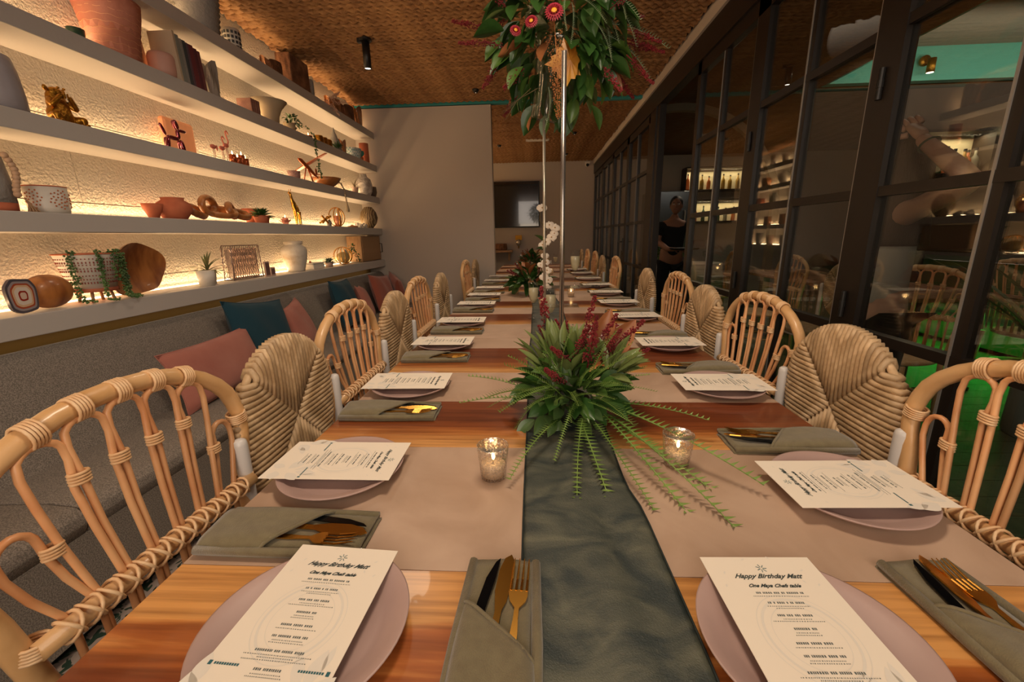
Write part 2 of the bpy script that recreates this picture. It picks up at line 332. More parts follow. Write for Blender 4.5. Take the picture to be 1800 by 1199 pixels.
# ---------------------------------------------------------------- bar side beyond the glass
struct('ceiling',MB().box((2.2,3.3,2.78),(1.8,11.7,.08)).box((4.9,7.3,2.78),(3.6,3.9,.08)),M('bar_ceiling',S('6b4a28'),.9,bump=1,bkind='wave',bscale=12,bst=(.1,1,1))).name='ceiling_bar'
struct('ceiling',MB().box((4.9,1.4,3.1),(3.6,7.8,.06)),M('slat_ceiling',S('8a7f6c'),.8,bump=1,bkind='wave',bscale=9,bst=(.05,1,1))).name='ceiling_slats'
struct('trim_6',MB().box((4.88,5.25,2.91),(3.56,.1,.32)).box((3.12,1.4,2.91),(.05,7.7,.32)),M('mint_paint',S('63b8a0'),.5))
light('AREA','soffit_fill',(4.7,4.5,2.68),8,(1,.9,.75),3,.1,rot=(math.radians(115),0,0))  # unseen area lamp, added only to brighten the mint soffit
struct('wall_back',MB().box((5.25,5.38,1.37),(2.8,.1,2.74)),M('bar_wall')).name='wall_bar'
# ---------------------------------------------------------------- floating shelves
SZ=[2.407,2.055,1.703,1.35,.985]; XF=-1.85
nm=['topmost','second from the top','middle','fourth from the top','lowest']
for k,z in enumerate(SZ):
    for (ya,yb,wh) in ((-1.6,5.135,'beside the bench'),(5.30,9.14,'beyond the partition wall')):
        hh=.072 if k<4 else .08
        s=MB().box(((XF+XW)/2,(ya+yb)/2,z-hh/2),(XF-XW+.02,yb-ya,hh)).build('floating_shelf',SHELF,bevel=.003)
        tag(s,'%s long white floating shelf on the plaster wall %s'%(nm[k],wh),'shelf','long white floating shelves')
        MB().box((XW+.018,(ya+yb)/2,z+.003),(.010,yb-ya-.02,.006)).build('led_strip',LEDM,s)
        if ya<0:
            light('AREA','led_strip_light',(XW+.03,(ya+yb)/2,z+.012),15,WARM2,.02,yb-ya,rot=(PI,math.radians(12),0))
        else: light('AREA','led_strip_light',(XW+.03,(ya+yb)/2,z+.012),12,WARM2,.02,yb-ya,rot=(PI,math.radians(12),0))
# ---------------------------------------------------------------- bench
def prof(P,ya,yb):
    b=MB(); n=len(P); b.add([(x,ya,z) for x,z in P]+[(x,yb,z) for x,z in P],[tuple(range(n)),tuple(range(2*n-1,n-1,-1))]+[(i,i+n,(i+1)%n+n,(i+1)%n) for i in range(n)]); return b
bn=thing('upholstered_bench','long grey fabric wall bench below the lit shelves','bench',(-1.75,1.8,0))
def off(b,d): b.v=[(x-d[0],y-d[1],z-d[2]) for x,y,z in b.v]; return b
O=(-1.75,1.8,0)
for a,b_ in ((-1.5,1.05),(1.055,3.1),(3.105,5.12)):
    off(prof([(-1.74,.40),(-1.765,.47),(-1.80,.62),(-1.835,.74),(-1.86,.80),(-1.885,.83),(-1.92,.845),(-1.97,.84),(-2.03,.82),(-2.04,.4)],a,b_),O).build('backrest',GREYCL,bn,True,bevel=.006)
    off(prof([(-1.40,.36),(-1.38,.40),(-1.385,.43),(-1.41,.45),(-1.5,.458),(-1.74,.45),(-1.9,.44),(-1.9,.36)],a,b_),O).build('seat',GREYCL,bn,True,bevel=.005)
off(prof([(-1.40,.06),(-1.40,.36),(-1.95,.36),(-1.95,.06)],-1.5,5.12),O).build('base',GREYCL,bn)
off(prof([(-1.46,0),(-1.46,.06),(-1.93,.06),(-1.93,0)],-1.45,5.08),O).build('plinth',BLK,bn)
def cushion(label,loc,w,h,t,mat,rot,fold=0):
    b=MB()
    def side(sg):
        def fn(u,v):
            x=(u-.5)*2;y=(v-.5)*2; e=max(0,(1-abs(x)**2.6))*max(0,(1-abs(y)**2.6)); th=t*.5*e**.42
            pin=1-.09*(1-abs(x)**2)*abs(y)**3; pin2=1-.09*(1-abs(y)**2)*abs(x)**3
            return (x*w/2*pin2, sg*th+.006*math.sin(7*x+3*y)*e, y*h/2*pin)
        b.grid(fn,16,14)
    side(1); side(-1); o=b.build('cushion',mat,None,True,loc=loc); o.rotation_euler=rot
    pts=[]; N=16
    for i in range(N): pts.append((-1+2*i/N,-1))
    for i in range(N): pts.append((1,-1+2*i/N))
    for i in range(N): pts.append((1-2*i/N,1))
    for i in range(N): pts.append((-1,1-2*i/N))
    P=[]
    for x,y in pts: pin=1-.09*(1-abs(x)**2)*abs(y)**3; pin2=1-.09*(1-abs(y)**2)*abs(x)**3; P.append((x*w/2*pin2,.006*math.sin(7*x+3*y)*0,y*h/2*pin))
    MB().tube(P,.003,5,closed=True).build('seam',mat,o,True)
    return tag(o,label,'cushion','cushions on the wall bench')
# ---------------------------------------------------------------- tables
tops=[(-.75,1.977,[(-.75,-.35,0),(-.35,-.05,2),(-.05,.515,2),(.515,.89,0),(.89,1.172,1),(1.172,1.447,0),(1.447,1.79,1),(1.79,1.977,0)],'nearest'),
 (1.983,3.745,[(1.983,2.31,0),(2.31,2.63,1),(2.63,2.87,0),(2.87,3.16,1),(3.16,3.745,0)],'second nearest'),
 (3.755,5.595,[(3.755,4.12,1),(4.12,4.5,0),(4.5,4.95,1),(4.95,5.595,0)],'third'),
 (5.605,7.4,[(5.605,5.95,1),(5.95,6.4,0),(6.4,6.8,1),(6.8,7.1,0),(7.1,7.4,1)],'farthest')]
XA,XB=-.545,.70
for ya,yb,st,wd in tops:
    c=((XA+XB)/2,(ya+yb)/2,0); t=thing('dining_table','%s dining table with crosswise bands of acacia wood and pale resin'%wd,'table',c,group='dining tables pushed end to end')
    for a,b_,k in st:
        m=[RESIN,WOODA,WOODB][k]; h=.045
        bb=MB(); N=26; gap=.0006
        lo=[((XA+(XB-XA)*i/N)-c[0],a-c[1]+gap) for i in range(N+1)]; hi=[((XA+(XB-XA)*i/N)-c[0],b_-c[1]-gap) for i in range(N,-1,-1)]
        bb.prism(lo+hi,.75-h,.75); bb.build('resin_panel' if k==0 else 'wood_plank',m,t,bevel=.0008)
    for sy in (ya+.35,yb-.35):
        MB().box((0,sy-c[1],.69),(.9,.06,.03)).tube([(-.4,sy-c[1],.68),(-.32,sy-c[1],.02)],.02).tube([(.4,sy-c[1],.68),(.32,sy-c[1],.02)],.02).box((0,sy-c[1],.015),(.8,.06,.03)).build('trestle_leg',BLK,t)
# runner
def rfn(u,v):
    y=-.7+v*5.4; wv=.010*math.sin(y*3.1)+.005*math.sin(y*7); lft=-.025+wv*.4; rgt=.172+wv+.014/(1+math.exp((y-.70)*60)); x=lft+(rgt-lft)*u
    return (x,y,.7525+(.0035*abs(math.sin(y*11+u*4+math.sin(y*5)))+.003*max(0,math.sin(u*11+y*3.2)))*(1-abs(2*u-1)**6))
r_=MB().grid(rfn,24,220).build('table_runner',RUNNER,None,True,solid=.001); tag(r_,'dark teal gauze runner laid along the middle of the tables','runner')
MB().tube([tuple(Vector(rfn(1,i/110))+Vector((0,0,.001))) for i in range(111)],.0016,5).build('hem',M('hem',S('1c2625'),.8),r_,True)
MB().tube([tuple(Vector(rfn(0,i/110))+Vector((0,0,.001))) for i in range(111)],.0016,5).build('hem',M('hem',S('1c2625'),.8),r_,True)
# ================================================================ CHAIRS
def rattan(name='rattan_chair'):
    t=thing(name,'x','chair',(0,0,0)); yb=-.2
    fr=[(-.19,yb+.02,.44),(-.205,yb+.01,.6),(-.228,yb,.74),(-.243,yb-.003,.80),(-.248,yb-.006,.84)]
    top=[(.248*math.cos(a),yb-.012,.84+.152*math.sin(a)) for a in [PI-PI*i/16 for i in range(1,16)]]
    P=fr+top+[(-x,y,z) for x,y,z in fr[::-1]]
    MB().tube(P,.0165,12).build('back_frame',RATTAN,t,True)
    # spindle loops: (top x, top z, half width) tied to the frame
    tops=[(-.185,.845,.024),(-.128,.955,.03),(-.064,.972,.03),(0,.977,.03),(.064,.972,.03),(.128,.955,.03),(.185,.845,.024)]
    for i,(x,z,hw) in enumerate(tops):
        xl=(x+tops[i-1][0])/2+.007 if i and i!=1 else x-hw+.003; xr=(x+tops[i+1][0])/2-.007 if i<6 and i!=5 else x+hw-.003
        if i==0: xr=x+.026; xl=x-.022
        if i==6: xl=x-.026; xr=x+.022
        if i==1: xl=-.153
        if i==5: xr=.153
        def leg(xx,s): bx=xx*.80; return [(bx*.97,yb+.025,.455),(bx,yb+.018,.69),(xx*.93,yb+.006,.80 if 0<i<6 else .75),(xx,yb+.001,z-.085 if 0<i<6 else z-.05),(x+s*hw,yb-.002,z-.04 if 0<i<6 else z-.028)]
        P=leg(xl,-1)+[(x+hw*math.cos(a)*1,yb-.004,z-.026+.026*math.sin(a)) for a in [PI-PI*j/8 for j in range(1,8)]]+leg(xr,1)[::-1]
        MB().tube(P,.0057,7).build('spindle_loop',RATTAN2,t,True)
    for x in (-.153,-.096,-.032,.032,.096,.153):
        z=.885 if abs(x)<.1 else .80
        inst('cane_binding',BD,t,(x*.99,yb+.004,z))
    for x,z in ((-.128,.972),(-.064,.986),(0,.99),(.064,.986),(.128,.972)):
        inst('frame_tie',TIE,t,(x,yb-.01,z),rot=(0,x*1.6,0))
    for s in (-1,1): inst('frame_tie',TIE,t,(s*.240,yb-.004,.835),rot=(0,s*1.4,0))
    for s in (-1,1): inst('frame_tie',TIE,t,(s*.21,yb+.012,.69),rot=(0,s*1.45,0))
    MB().tube([(-.215,yb+.026,.69),(0,yb+.022,.688),(.215,yb+.026,.69)],.0145,10).build('crossbar',RATTAN,t,True)
    for i in range(13): inst('lashing',LASH,t,(-.174+.029*i,yb+.026,.69))
    MB().lathe([(.0,.425),(.2,.425),(.225,.435),(.225,.452),(.20,.458),(0,.455)],28,(0,0.02,0)).build('seat',BIND,t,True)
    for x,y in ((-.17,.19),(.17,.19),(-.18,-.17),(.18,-.17)): MB().tube([(x,y,.43),(x*1.1,y*1.1,.0)],.015,9).build('leg',RATTAN,t,True)
    MB().tube([(.19*math.cos(a),.19*math.sin(a)+.01,.2) for a in [2*PI*i/20 for i in range(20)]],.009,7,closed=True).build('stretcher',RATTAN,t,True)
    return t
b=MB()
for k in range(4): b.tube([(.0135*math.cos(a),.0075*math.sin(a),-.008+.005*k+.001*math.cos(a)) for a in [2*PI*i/14 for i in range(14)]],.0028,5,closed=True)
BD=b.mesh('cane_binding',BIND,True)
b=MB()
for k in range(5): b.tube([(-.0096+.0048*k,.0185*math.cos(a),.0195*math.sin(a)-.002) for a in [2*PI*i/14 for i in range(14)]],.0026,5,closed=True)
TIE=b.mesh('frame_tie',BIND,True)
b=MB()
for s in (1,-1): b.tube([(s*.011*math.sin(a) ,.0185*math.cos(a),.0185*math.sin(a)) for a in [2*PI*i/14 for i in range(14)]],.0029,5,closed=True)
LASH=b.mesh('lashing',BIND,True)
STR={}
def woven():
    t=thing('woven_chair','x','chair',(0,0,0)); yb=-.2; cz=.748; r=.217; sp=.0142; n=int(r/sp)
    MB().lathe([(0,-.009),(r-.01,-.009),(r-.004,0),(r-.01,.004),(0,.004)],40,(0,yb,cz),rot=Matrix.Rotation(-PI/2,3,'X')).build('back_pad',STRAND,t,True)
    MB().tube([(r*math.cos(a),yb,cz+r*math.sin(a)) for a in [2*PI*i/44 for i in range(44)]],.0095,8,closed=True).build('rim',STRAND,t,True)
    for q in range(4):
        for i in range(-n,n+1):
            x=sp*i; R2=r*r-x*x
            if R2<=0: continue
            e=math.sqrt(R2); a=abs(x)+.002
            if a>=e+.004: continue
            key=(abs(i),)
            if key not in STR:
                d=max(e-a,.006); P=[(0,.0135,0),(0,.0165,d*.3),(0,.0165,d*.65),(0,.014,d*.9),(0,.006,d+.011),(0,-.006,d+.012),(0,-.013,d*.8),(0,-.014,d*.5)]
                STR[key]=MB().tube(P,.0081,7).mesh('cane_strand',STRAND,True)
            ang=q*PI/2; c,s_=math.cos(ang),math.sin(ang)
            inst('cane_strand',STR[key],t,(c*x+s_*a,yb,cz-s_*x+c*a),rot=(0,ang,0))
    for s in (-1,1):
        MB().lathe([(.0155,0),(.0155,.775),(.0135,.785),(.008,.789),(0,.79)],14,(s*(r+.018),yb+.018,0)).build('post',WHITEM,t,True)
        MB().tube([(s*.2,.2,.43),(s*.21,.21,0)],.0145,9).build('leg',WHITEM,t,True)
    MB().box((0,.01,.44),(.42,.42,.035)).build('seat',STRAND,t,bevel=.012)
    MB().tube([(-.2,.2,.41),(.2,.2,.41)],.011).tube([(-.21,-.2,.41),(.21,-.2,.41)],.011).build('seat_rail',WHITEM,t,True)
    return t
def place(proto,first,x,y,rz,label,grp):
    if first: proto.location=(x,y,0); proto.rotation_euler=(0,0,rz); proto['label']=label; proto['group']=grp; return proto
    return dup(proto,(x,y,0),rz,label,grp)
R0=rattan(); W0=woven(); bpy.context.view_layer.update()
ORD=['nearest','second nearest','third nearest','fourth nearest','fifth nearest','sixth nearest','farthest']
# copies are made before the prototypes are put in place
def row(proto,items,kind,grp):
    ps=[]
    for (x,y,rz,lab) in items[1:]: dup(proto,(x,y,0),rz,lab,grp)
    x,y,rz,lab=items[0]; proto.location=(x,y,0); proto.rotation_euler=(0,0,rz); proto['label']=lab; proto['group']=grp
LX,RX=-.50,.65; hl,hr=-PI/2,PI/2
row(R0,[(LX,.625,hl-.03,'nearest rattan loop-back chair on the bench side, at the left frame edge')]+
 [(LX,y,hl,'%s rattan loop-back chair on the bench side of the table'%ORD[i+1]) for i,y in enumerate((1.53,2.50,4.30))]+
 [(RX,y,hr+d,'%s rattan loop-back chair on the glass door side of the table'%ORD[i]) for i,(y,d) in enumerate(((.668,.04),(1.62,.03),(2.58,0),(4.6,0),(6.2,0),(7.1,0)))]+
 [(2.3,2.75,PI/2+.4,'rattan loop-back chair behind the glass doors, seen beside the wide black door frame'),(2.3,4.3,PI/2,'rattan loop-back chair behind the glass, at the middle of the bar-side table'),(2.35,5.6,PI/2,'rattan loop-back chair behind the glass beside the green glow'),
  (3.75,3.3,-PI/2,'rattan loop-back chair on the far side of the bar-side table, facing the glass')],'',
 'rattan loop-back chairs')
row(W0,[(LX,1.08,hl,'nearest round woven cane chair on the bench side, white posts')]+
 [(LX,y,hl,'%s round woven cane chair on the bench side of the table'%ORD[i+1]) for i,y in enumerate((2.03,3.08,5.02-.1))]+
 [(RX,y,hr,'%s round woven cane chair on the glass door side of the table'%ORD[i]) for i,y in enumerate((1.155,2.13,3.26,5.45,8.2-.3))]+
 [(.05,7.72,PI,'round woven cane chair at the far head of the table'),(2.3,3.55,PI/2,'round woven cane chair behind the glass doors at the bar-side table')],'',
 'round woven cane chairs')
# ================================================================ PLACE SETTINGS
PL=MB().lathe([(0,.0),(.075,.0),(.085,.004),(.118,.017),(.124,.0215),(.1245,.0235),(.122,.0235),(.110,.019),(.093,.0105),(.085,.0085),(.04,.0085),(0,.0085)],64)
plate_me=PL.mesh('plate',PLATE,True)
CW,CH=.151,.262
card_me=MB().box((0,0,0),(CW,CH,.0008)).mesh('menu_card',CARD)
def ink_me():
    b=MB(); rr=random.Random(3)
    # rows of short strokes: course headings and fine print too small to read in the photograph
    y=CH/2-.062
    for i,(wd,n) in enumerate([(.058,1),(.045,2),(.042,2),(.025,2),(.042,1),(.044,2),(.060,3),(.032,2),(.036,2)]):
        x=-wd/2
        while x<wd/2:
            l=rr.uniform(.0016,.0030); b.box((x+l/2,y,0),(l*.62,.0026,.0002)); x+=l+(.002 if rr.random()<.18 else 0)
        y-=.0052
        for k in range(n):
            w2=wd*rr.uniform(.7,1.5); x=-w2/2
            while x<w2/2:
                l=rr.uniform(.001,.003); b.box((x+l/2,y,0),(l*.45,.0009,.0002)); x+=l*1.1
            y-=.0030
        y-=.0068
    return b.mesh('fine_print',M('grey_ink',S('5c6462'),.8))
INKME=ink_me()
def pale_me():
    b=MB()
    for R,wd in ((.045,.003),(.052,.001),(.037,.0008)):
        n=48
        b.grid(lambda u,v:((R+wd*v)*math.cos(2*PI*u),.008+(R+wd*v)*math.sin(2*PI*u)*1.1,0),n,1)
    def lf(x,y,L,W,a): b.add([(x+L*t*math.cos(a)-s*W*math.sin(PI*t)*math.sin(a),y+L*t*math.sin(a)+s*W*math.sin(PI*t)*math.cos(a),0) for t in [i/8 for i in range(9)] for s in (-1,1)],[(2*i,2*i+2,2*i+3,2*i+1) for i in range(8)])
    for x,y,L,W,a in [(.045,-.075,.05,.007,2.0),(.05,-.07,.045,.009,1.45),(.055,-.085,.04,.01,.9),(.04,-.09,.04,.012,2.6),(.05,-.11,.03,.012,.2),(.035,-.1,.03,.009,-1.9),(-.07,-.08,.04,.009,1.7),(-.065,-.1,.04,.012,2.0),(-.06,-.12,.04,.012,.9),(-.05,-.11,.035,.006,.5),(.06,-.05,.03,.004,1.5)]: lf(x,y,L,W,a)
    for x,y,a in [(-.055,.10,1),(.05,.105,.6),(-.062,.078,1.1),(.058,.08,.9),(.045,.085,2),(-.02,.125,.5),(.02,.127,2)]: lf(x,y,.006,.0012,a)
    return b.mesh('pale_drawing',INKL)
PALEME=pale_me()
b=MB()
for s in (-1,1):
    x=.036
    while x<.066: b.box((s*x,-.052,0),(.0022,.0026,.0002)); x+=.003
    b.box((s*.069,-.052,0),(.004,.005,.0002))
for a in range(7): b.box((.0045*math.cos(a*.9),CH/2-.021+.0045*math.sin(a*.9),0),(.005,.0008,.0002),rz=a*.9)
TPME=b.mesh('teal_ornament',INKT)
def textmesh(s,size,shear=.45):
    c=bpy.data.curves.new('t','FONT'); c.body=s; c.size=size; c.shear=shear; c.align_x='CENTER'; c.extrude=.0001; c.resolution_u=3; c.offset=.0002
    o=bpy.data.objects.new('t',c); COL.objects.link(o); dg=bpy.context.evaluated_depsgraph_get(); me=bpy.data.meshes.new_from_object(o.evaluated_get(dg)); me.materials.clear(); me.materials.append(INK)
    bpy.data.objects.remove(o); me.name='printed_line'; return me
T1=textmesh('Happy Birthday Matt',.0105,.75); T2=textmesh('One Maya Chefs table',.0075,.75)
def napkin_parts(t):
    w=.048; L=.132
    for k,(dx,dy,z) in enumerate([(0,0,.0),(.0015,-.002,.0045),(-.0015,.003,.009)]):
        b=MB(); b.grid(lambda u,v:((u-.5)*2*(w-.002*k)+dx+.002*math.sin(5*v+k),(v-.5)*2*(L-.003*k)+dy,z+.004+.0012*math.sin(9*u+7*v+k)-.003*abs(2*u-1)**5),8,18)
        b.build('fold',NAPK,t,True,solid=.0042)
    # upper wrap with a diagonal opening
    def fn(u,v):
        x=(u-.5)*2*(w+.002); top=.055-.085*u; y=-L+(top+L)*v
        return (x,y,.0235+.0045*math.sin(PI*min(1,max(0,v*1.02)))-.014*abs(2*u-1)**6+.0015*math.sin(6*u+3*v))
    MB().grid(fn,14,16).build('wrap_flap',NAPK,t,True,solid=.003)
    MB().tube([( (u-.5)*2*(w+.002),.055-.085*u,.0225-.014*abs(2*u-1)**6) for u in [i/12 for i in range(13)]],.0028,6).build('flap_hem',NAPK,t,True)
    for s in (-1,1): MB().tube([(s*(w),-L,.009),(s*(w+.001),0,.0095),(s*(w-.002),L-.003,.009)],[.0075,.0072,.0065],8).build('fold',NAPK,t,True)
def fork_me():
    b=MB(); z=0
    b.add([],[])
    hd=[(-.0035,-.06),(-.0045,.0),(-.003,.02),(-.003,.035),(-.0105,.045),(-.0125,.053),(-.0125,.062),(.0125,.062),(.0125,.053),(.0105,.045),(.003,.035),(.003,.02),(.0045,0),(.0035,-.06)]
    b.prism(hd,-.001,.0013)
    for i in range(4):
        x=-.0105+.007*i; b.tube([(x,.06,0),(x,.08,-.001),(x*.98,.1,.002),(x*.97,.112,.0045)],[.0021,.0018,.0014,.0006],6)
    return b.mesh('fork',GOLD)
FORK=fork_me()
KNIFE=MB().prism([(-.005,-.06),(-.004,.02),(-.006,.03),(-.010,.05),(-.011,.085),(-.007,.108),(.001,.118),(.006,.11),(.0085,.085),(.008,.04),(.004,.025),(.005,-.06)],-.0012,.0014).mesh('table_knife',GOLD)
bld=MB().prism([(-.008,.0),(-.0095,.03),(-.009,.07),(-.003,.1),(.002,.108),(.004,.07),(.0035,.0)],-.0008,.0008).mesh('blade',DARKST)
hnd=MB().box((-.002,-.03,0),(.011,.06,.005)).mesh('handle',GOLD)
CNT={}
ZT=.750
def setting(x,y,rz,where,off=.185,noff=0,card_rot=0,cardonly=False,coff=(0,0)):
    c,s=math.cos(rz),math.sin(rz)
    def wpt(a,b,z): return (x+c*a-s*b,y+s*a+c*b,z)
    p=inst('plate',plate_me,None,wpt(0,0,ZT+.0005)); tag(p,'mauve plate under a menu card, '+where,'plate','mauve plates under the menu cards')
    k=inst('menu_card',card_me,None,wpt(coff[0],coff[1],ZT+.0285)); k.rotation_euler=(0,0,rz+card_rot); tag(k,'white menu card across a plate, '+where,'menu card','printed menu cards')
    
    for nm_,me_ in (('fine_print',INKME),('pale_drawing',PALEME),('teal_ornament',TPME)): inst(nm_,me_,k,(0,0,.0007 if me_ is not PALEME else .00055))['kind']='stuff'
    inst('printed_line',T1,k,(0,CH/2-.038,.0007)); inst('printed_line',T2,k,(0,CH/2-.053,.0007))
    n=thing('napkin','folded olive napkin, '+where,'napkin',wpt(off,noff,ZT+(.0035 if abs(rz)<.2 and x<0 else .001)),rz+rnd.uniform(-.03,.03),'folded olive napkins')
    if 'np' in CNT:
        for q in CNT['np']: o=q.copy(); COL.objects.link(o); o.parent=n
    else:
        napkin_parts(n); CNT['np']=[o for o in COL.objects if o.parent is n]
    rz2=n.rotation_euler.z; c2,s2=math.cos(rz2),math.sin(rz2); bx,by,bz=n.location
    def np_(a,b,z): return (bx+c2*a-s2*b,by+s2*a+c2*b,bz+z)
    f=inst('fork',FORK,None,np_(.021,.008,.0155)); f.rotation_euler=(.03,0,rz2-.05); tag(f,'gold fork in the napkin, '+where,'fork','gold forks in the napkins')
    f=inst('table_knife',KNIFE,None,np_(-.003,.014,.0165)); f.rotation_euler=(.02,.25,rz2-.10); tag(f,'gold table knife in the napkin, '+where,'knife','gold knives in the napkins')
    f=inst('steak_knife',bld,None,np_(-.024,.018,.0165)); f.rotation_euler=(.02,0,rz2-.16); tag(f,'dark steak knife in the napkin, '+where,'knife','dark steak knives in the napkins')
    inst('handle',hnd,f)
setting(-.285,.405,-.03,'camera end of the table, left one',.236,-.005,-.03,coff=(-.004,-.012))
setting(.318,.405,.04,'camera end of the table, right one',.235,.0,-.01,coff=(-.006,-.012))
NTH=['first','second','third','fourth','fifth','sixth','seventh','eighth','ninth','tenth']
for i,y in enumerate((.77,1.27,1.81,2.30,2.92,3.38,3.85,4.5,5.0)):
    setting(-.405,y,-PI/2+rnd.uniform(-.03,.03),'bench side, %s setting from the camera'%NTH[i],.19,0,[.0,.02,-.02][i%3],coff=(-.01,-.01))
for i,y in enumerate((.72,1.27,1.79,2.42,2.94,3.47,4.0,4.63,5.3,5.9)):
    setting(.575,y,PI/2+rnd.uniform(-.03,.03),'glass door side, %s setting from the camera'%NTH[i],.20,0,[.02,-.01,.0][i%3],coff=(0,.0))
# ================================================================ CUSHIONS
cushion('long dusty pink velvet lumbar cushion on the near part of the bench',(-1.66,2.03,.60),.66,.30,.12,PINKC,(math.radians(-18),0,PI/2+.06))
cushion('large teal velvet cushion behind the dusty pink lumbar cushion',(-1.72,2.50,.66),.50,.44,.13,TEALC,(math.radians(-16),.12,PI/2-.08))
cushion('peach velvet cushion peeking out behind the large teal cushion',(-1.73,2.93,.62),.40,.36,.11,PINKC,(math.radians(-20),-.1,PI/2+.25))
cushion('square teal velvet cushion at the middle of the bench',(-1.70,3.66,.67),.46,.44,.13,TEALC,(math.radians(-15),.05,PI/2+.1))
cushion('dusty pink cushion just behind the square teal one',(-1.68,4.02,.62),.36,.36,.12,PINKC,(math.radians(-20),.1,PI/2+.3))
cushion('rust coloured cushion near the far end of the bench',(-1.70,4.60,.65),.46,.40,.12,RUSTC,(math.radians(-16),.1,PI/2-.1))
cushion('rust coloured cushion in the far corner of the bench',(-1.62,4.88,.64),.34,.38,.12,RUSTC,(math.radians(-18),-.25,PI/2+.6))
# ================================================================ GLASSWARE, CANDLES
def votive(label,x,y,z=.7505,s=1.0,flute=True):
    t=thing('votive_candle',label,'candle holder',(x,y,z),group='speckled glass votive candles',sc=s*.93)
    wob=(lambda a,zz:.018*math.cos(14*a)) if flute else None
    MB().lathe([(0,.0005),(.024,.0005),(.027,.003),(.034,.072),(.0345,.078),(.0332,.079),(.0325,.077)],56,wob=wob).build('glass_cup',MERC,t,True)
    MB().lathe([(.0,.008),(.024,.008),(.0275,.034),(.026,.036),(0,.034)],20).build('wax',WWAX,t,True)
    MB().tube([(0,0,.034),(.001,0,.044)],.0008,5).build('wick',BLK,t)
    MB().lathe([(0,0),(.0032,.004),(.004,.009),(.0022,.017),(0,.024)],10,(0.001,0,.042)).build('flame',FLAME,t,True)
    light('POINT','candle_light',(x,y,z+.06*s),.03,(1,.55,.2),.012)
    return t
votive('fluted votive candle on the pale resin left of the runner, nearest the camera',-.088,.765)
votive('speckled votive candle right of the runner in front of the rosemary-like sprigs',.298,.822,flute=False)
votive('small lit votive left of the runner beside the second flower arrangement',-.17,3.62)
votive('small lit votive right of the flower stand pole, on the resin band',.285,3.38)
votive('small lit votive behind the front champagne flute',.05,2.86)
votive('tiny lit votive far down the table left of the runner',-.12,6.1); votive('tiny lit votive far down the table right of the runner',.2,5.4)
def flute(label,x,y,z=.7535,fill=.165):
    t=thing('champagne_flute',label,'glass',(x,y,z),group='champagne flutes')
    MB().lathe([(0,.0),(.033,.0),(.033,.002),(.012,.006),(.0045,.012),(.0035,.03),(.0035,.075),(.006,.085),(.014,.096),(.024,.12),(.029,.155),(.0275,.215)],28).build('glass_bowl',CLEAR,t,True)
    MB().lathe([(0,.0925),(.0125,.097),(.0230,.1205),(.0280,.155),(.0272,fill),(0,fill)],24).build('drink',M('cloudy_drink',S('cfc7a4'),.3,trans=.25),t,True)
    return t
flute('champagne flute with cloudy drink on the runner, nearest the camera',.074,2.12,fill=.185)
flute('champagne flute with cloudy drink left of the runner beside the orchid',-.012,2.47,.751,fill=.182)
flute('raised champagne flute with cloudy drink right of the flower stand pole',.243,2.62,.925,fill=.18)
flute('champagne flute farther back between the poles of the stand',.10,3.7,.751,fill=.18)
flute('fine champagne flute far down the table right of the runner',.30,6.4,.751)
# ================================================================ LEAVES AND FLOWERS
def leafme(name,mat,L,W,curl,n=6,tip=1.0,fold=.25):
    b=MB()
    def fn(u,v):
        t=v; wd=W*math.sin(PI*min(.999,t**tip*.97+.02))**.9; s=(u-.5)*2
        return (s*wd*.5, L*t, -curl*L*t*t+abs(s)*wd*fold)
    b.grid(fn,4,n); return b.mesh(name,mat,True)
G1b=leafm('leaf_dark2','234820','4a7030')
LF={'broad':leafme('broad_leaf',G1,.085,.05,.25),'broad2':leafme('broad_leaf',G2,.075,.04,.2),'slim':leafme('slender_leaf',G3,.078,.021,.08),'slimg':leafme('slender_leaf',G2,.07,.02,.15),'sage':leafme('sage_leaf',leafm('leaf_sage2','3c5530','64823f'),.05,.026,.2),'brown':leafme('magnolia_leaf',G5,.13,.055,.12)}
def sprigme(mat,L=.26,n=24,droop=.5,ll=.019,seedv=1):
    rr=random.Random(seedv); b=MB(); P=[(0.02*math.sin(3*t)*L,L*t,-droop*L*t*t) for t in [i/n for i in range(n+1)]]
    b.tube(P,[.0016*(1-.6*i/n) for i in range(n+1)],5)
    for i in range(2,n+1):
        p=Vector(P[i]); k=ll*(1-.35*i/n)
        for s in (-1,1):
            for up in (0.35,):
                d=Vector((s*.8,.62,up)).normalized(); q=p+d*k; wv=Vector((0,.0034,0))
                b.add([p-wv,p+wv,q,p+d*k*.5+Vector((0,0,-.001))],[(0,2,1),(0,3,2)])
    return b.mesh('serrated_sprig',mat,True)
SP=[sprigme(leafm('sprig_green','567a2e','86a050',.5),.26,26,.2,seedv=1),sprigme(leafm('sprig_green','567a2e','86a050',.5),.2,18,.2,.017),sprigme(leafm('sprig_grey','56705a','93a37c',.5),.24,26,.35,.024)]
def plumeme(mat,L=.13,n=130,w=.016,seedv=2):
    rr=random.Random(seedv); b=MB(); b.tube([(0,0,0),(0,L*.5,.004),(0,L,-.004)],[.0018,.0012,.0006],5)
    for i in range(n):
        t=rr.random()**.8; a=rr.uniform(0,2*PI); r=w*(1-.75*t)*rr.uniform(.3,1); s=rr.uniform(.0018,.0034)
        c=Vector((r*math.cos(a),L*(.15+.85*t),r*math.sin(a)))
        b.add([c+Vector(d)*s for d in ((1,0,0),(-1,0,0),(0,1,0),(0,-1,0),(0,0,1),(0,0,-1))],[(0,2,4),(2,1,4),(1,3,4),(3,0,4),(2,0,5),(1,2,5),(3,1,5),(0,3,5)])
    return b.mesh('red_plume',mat)
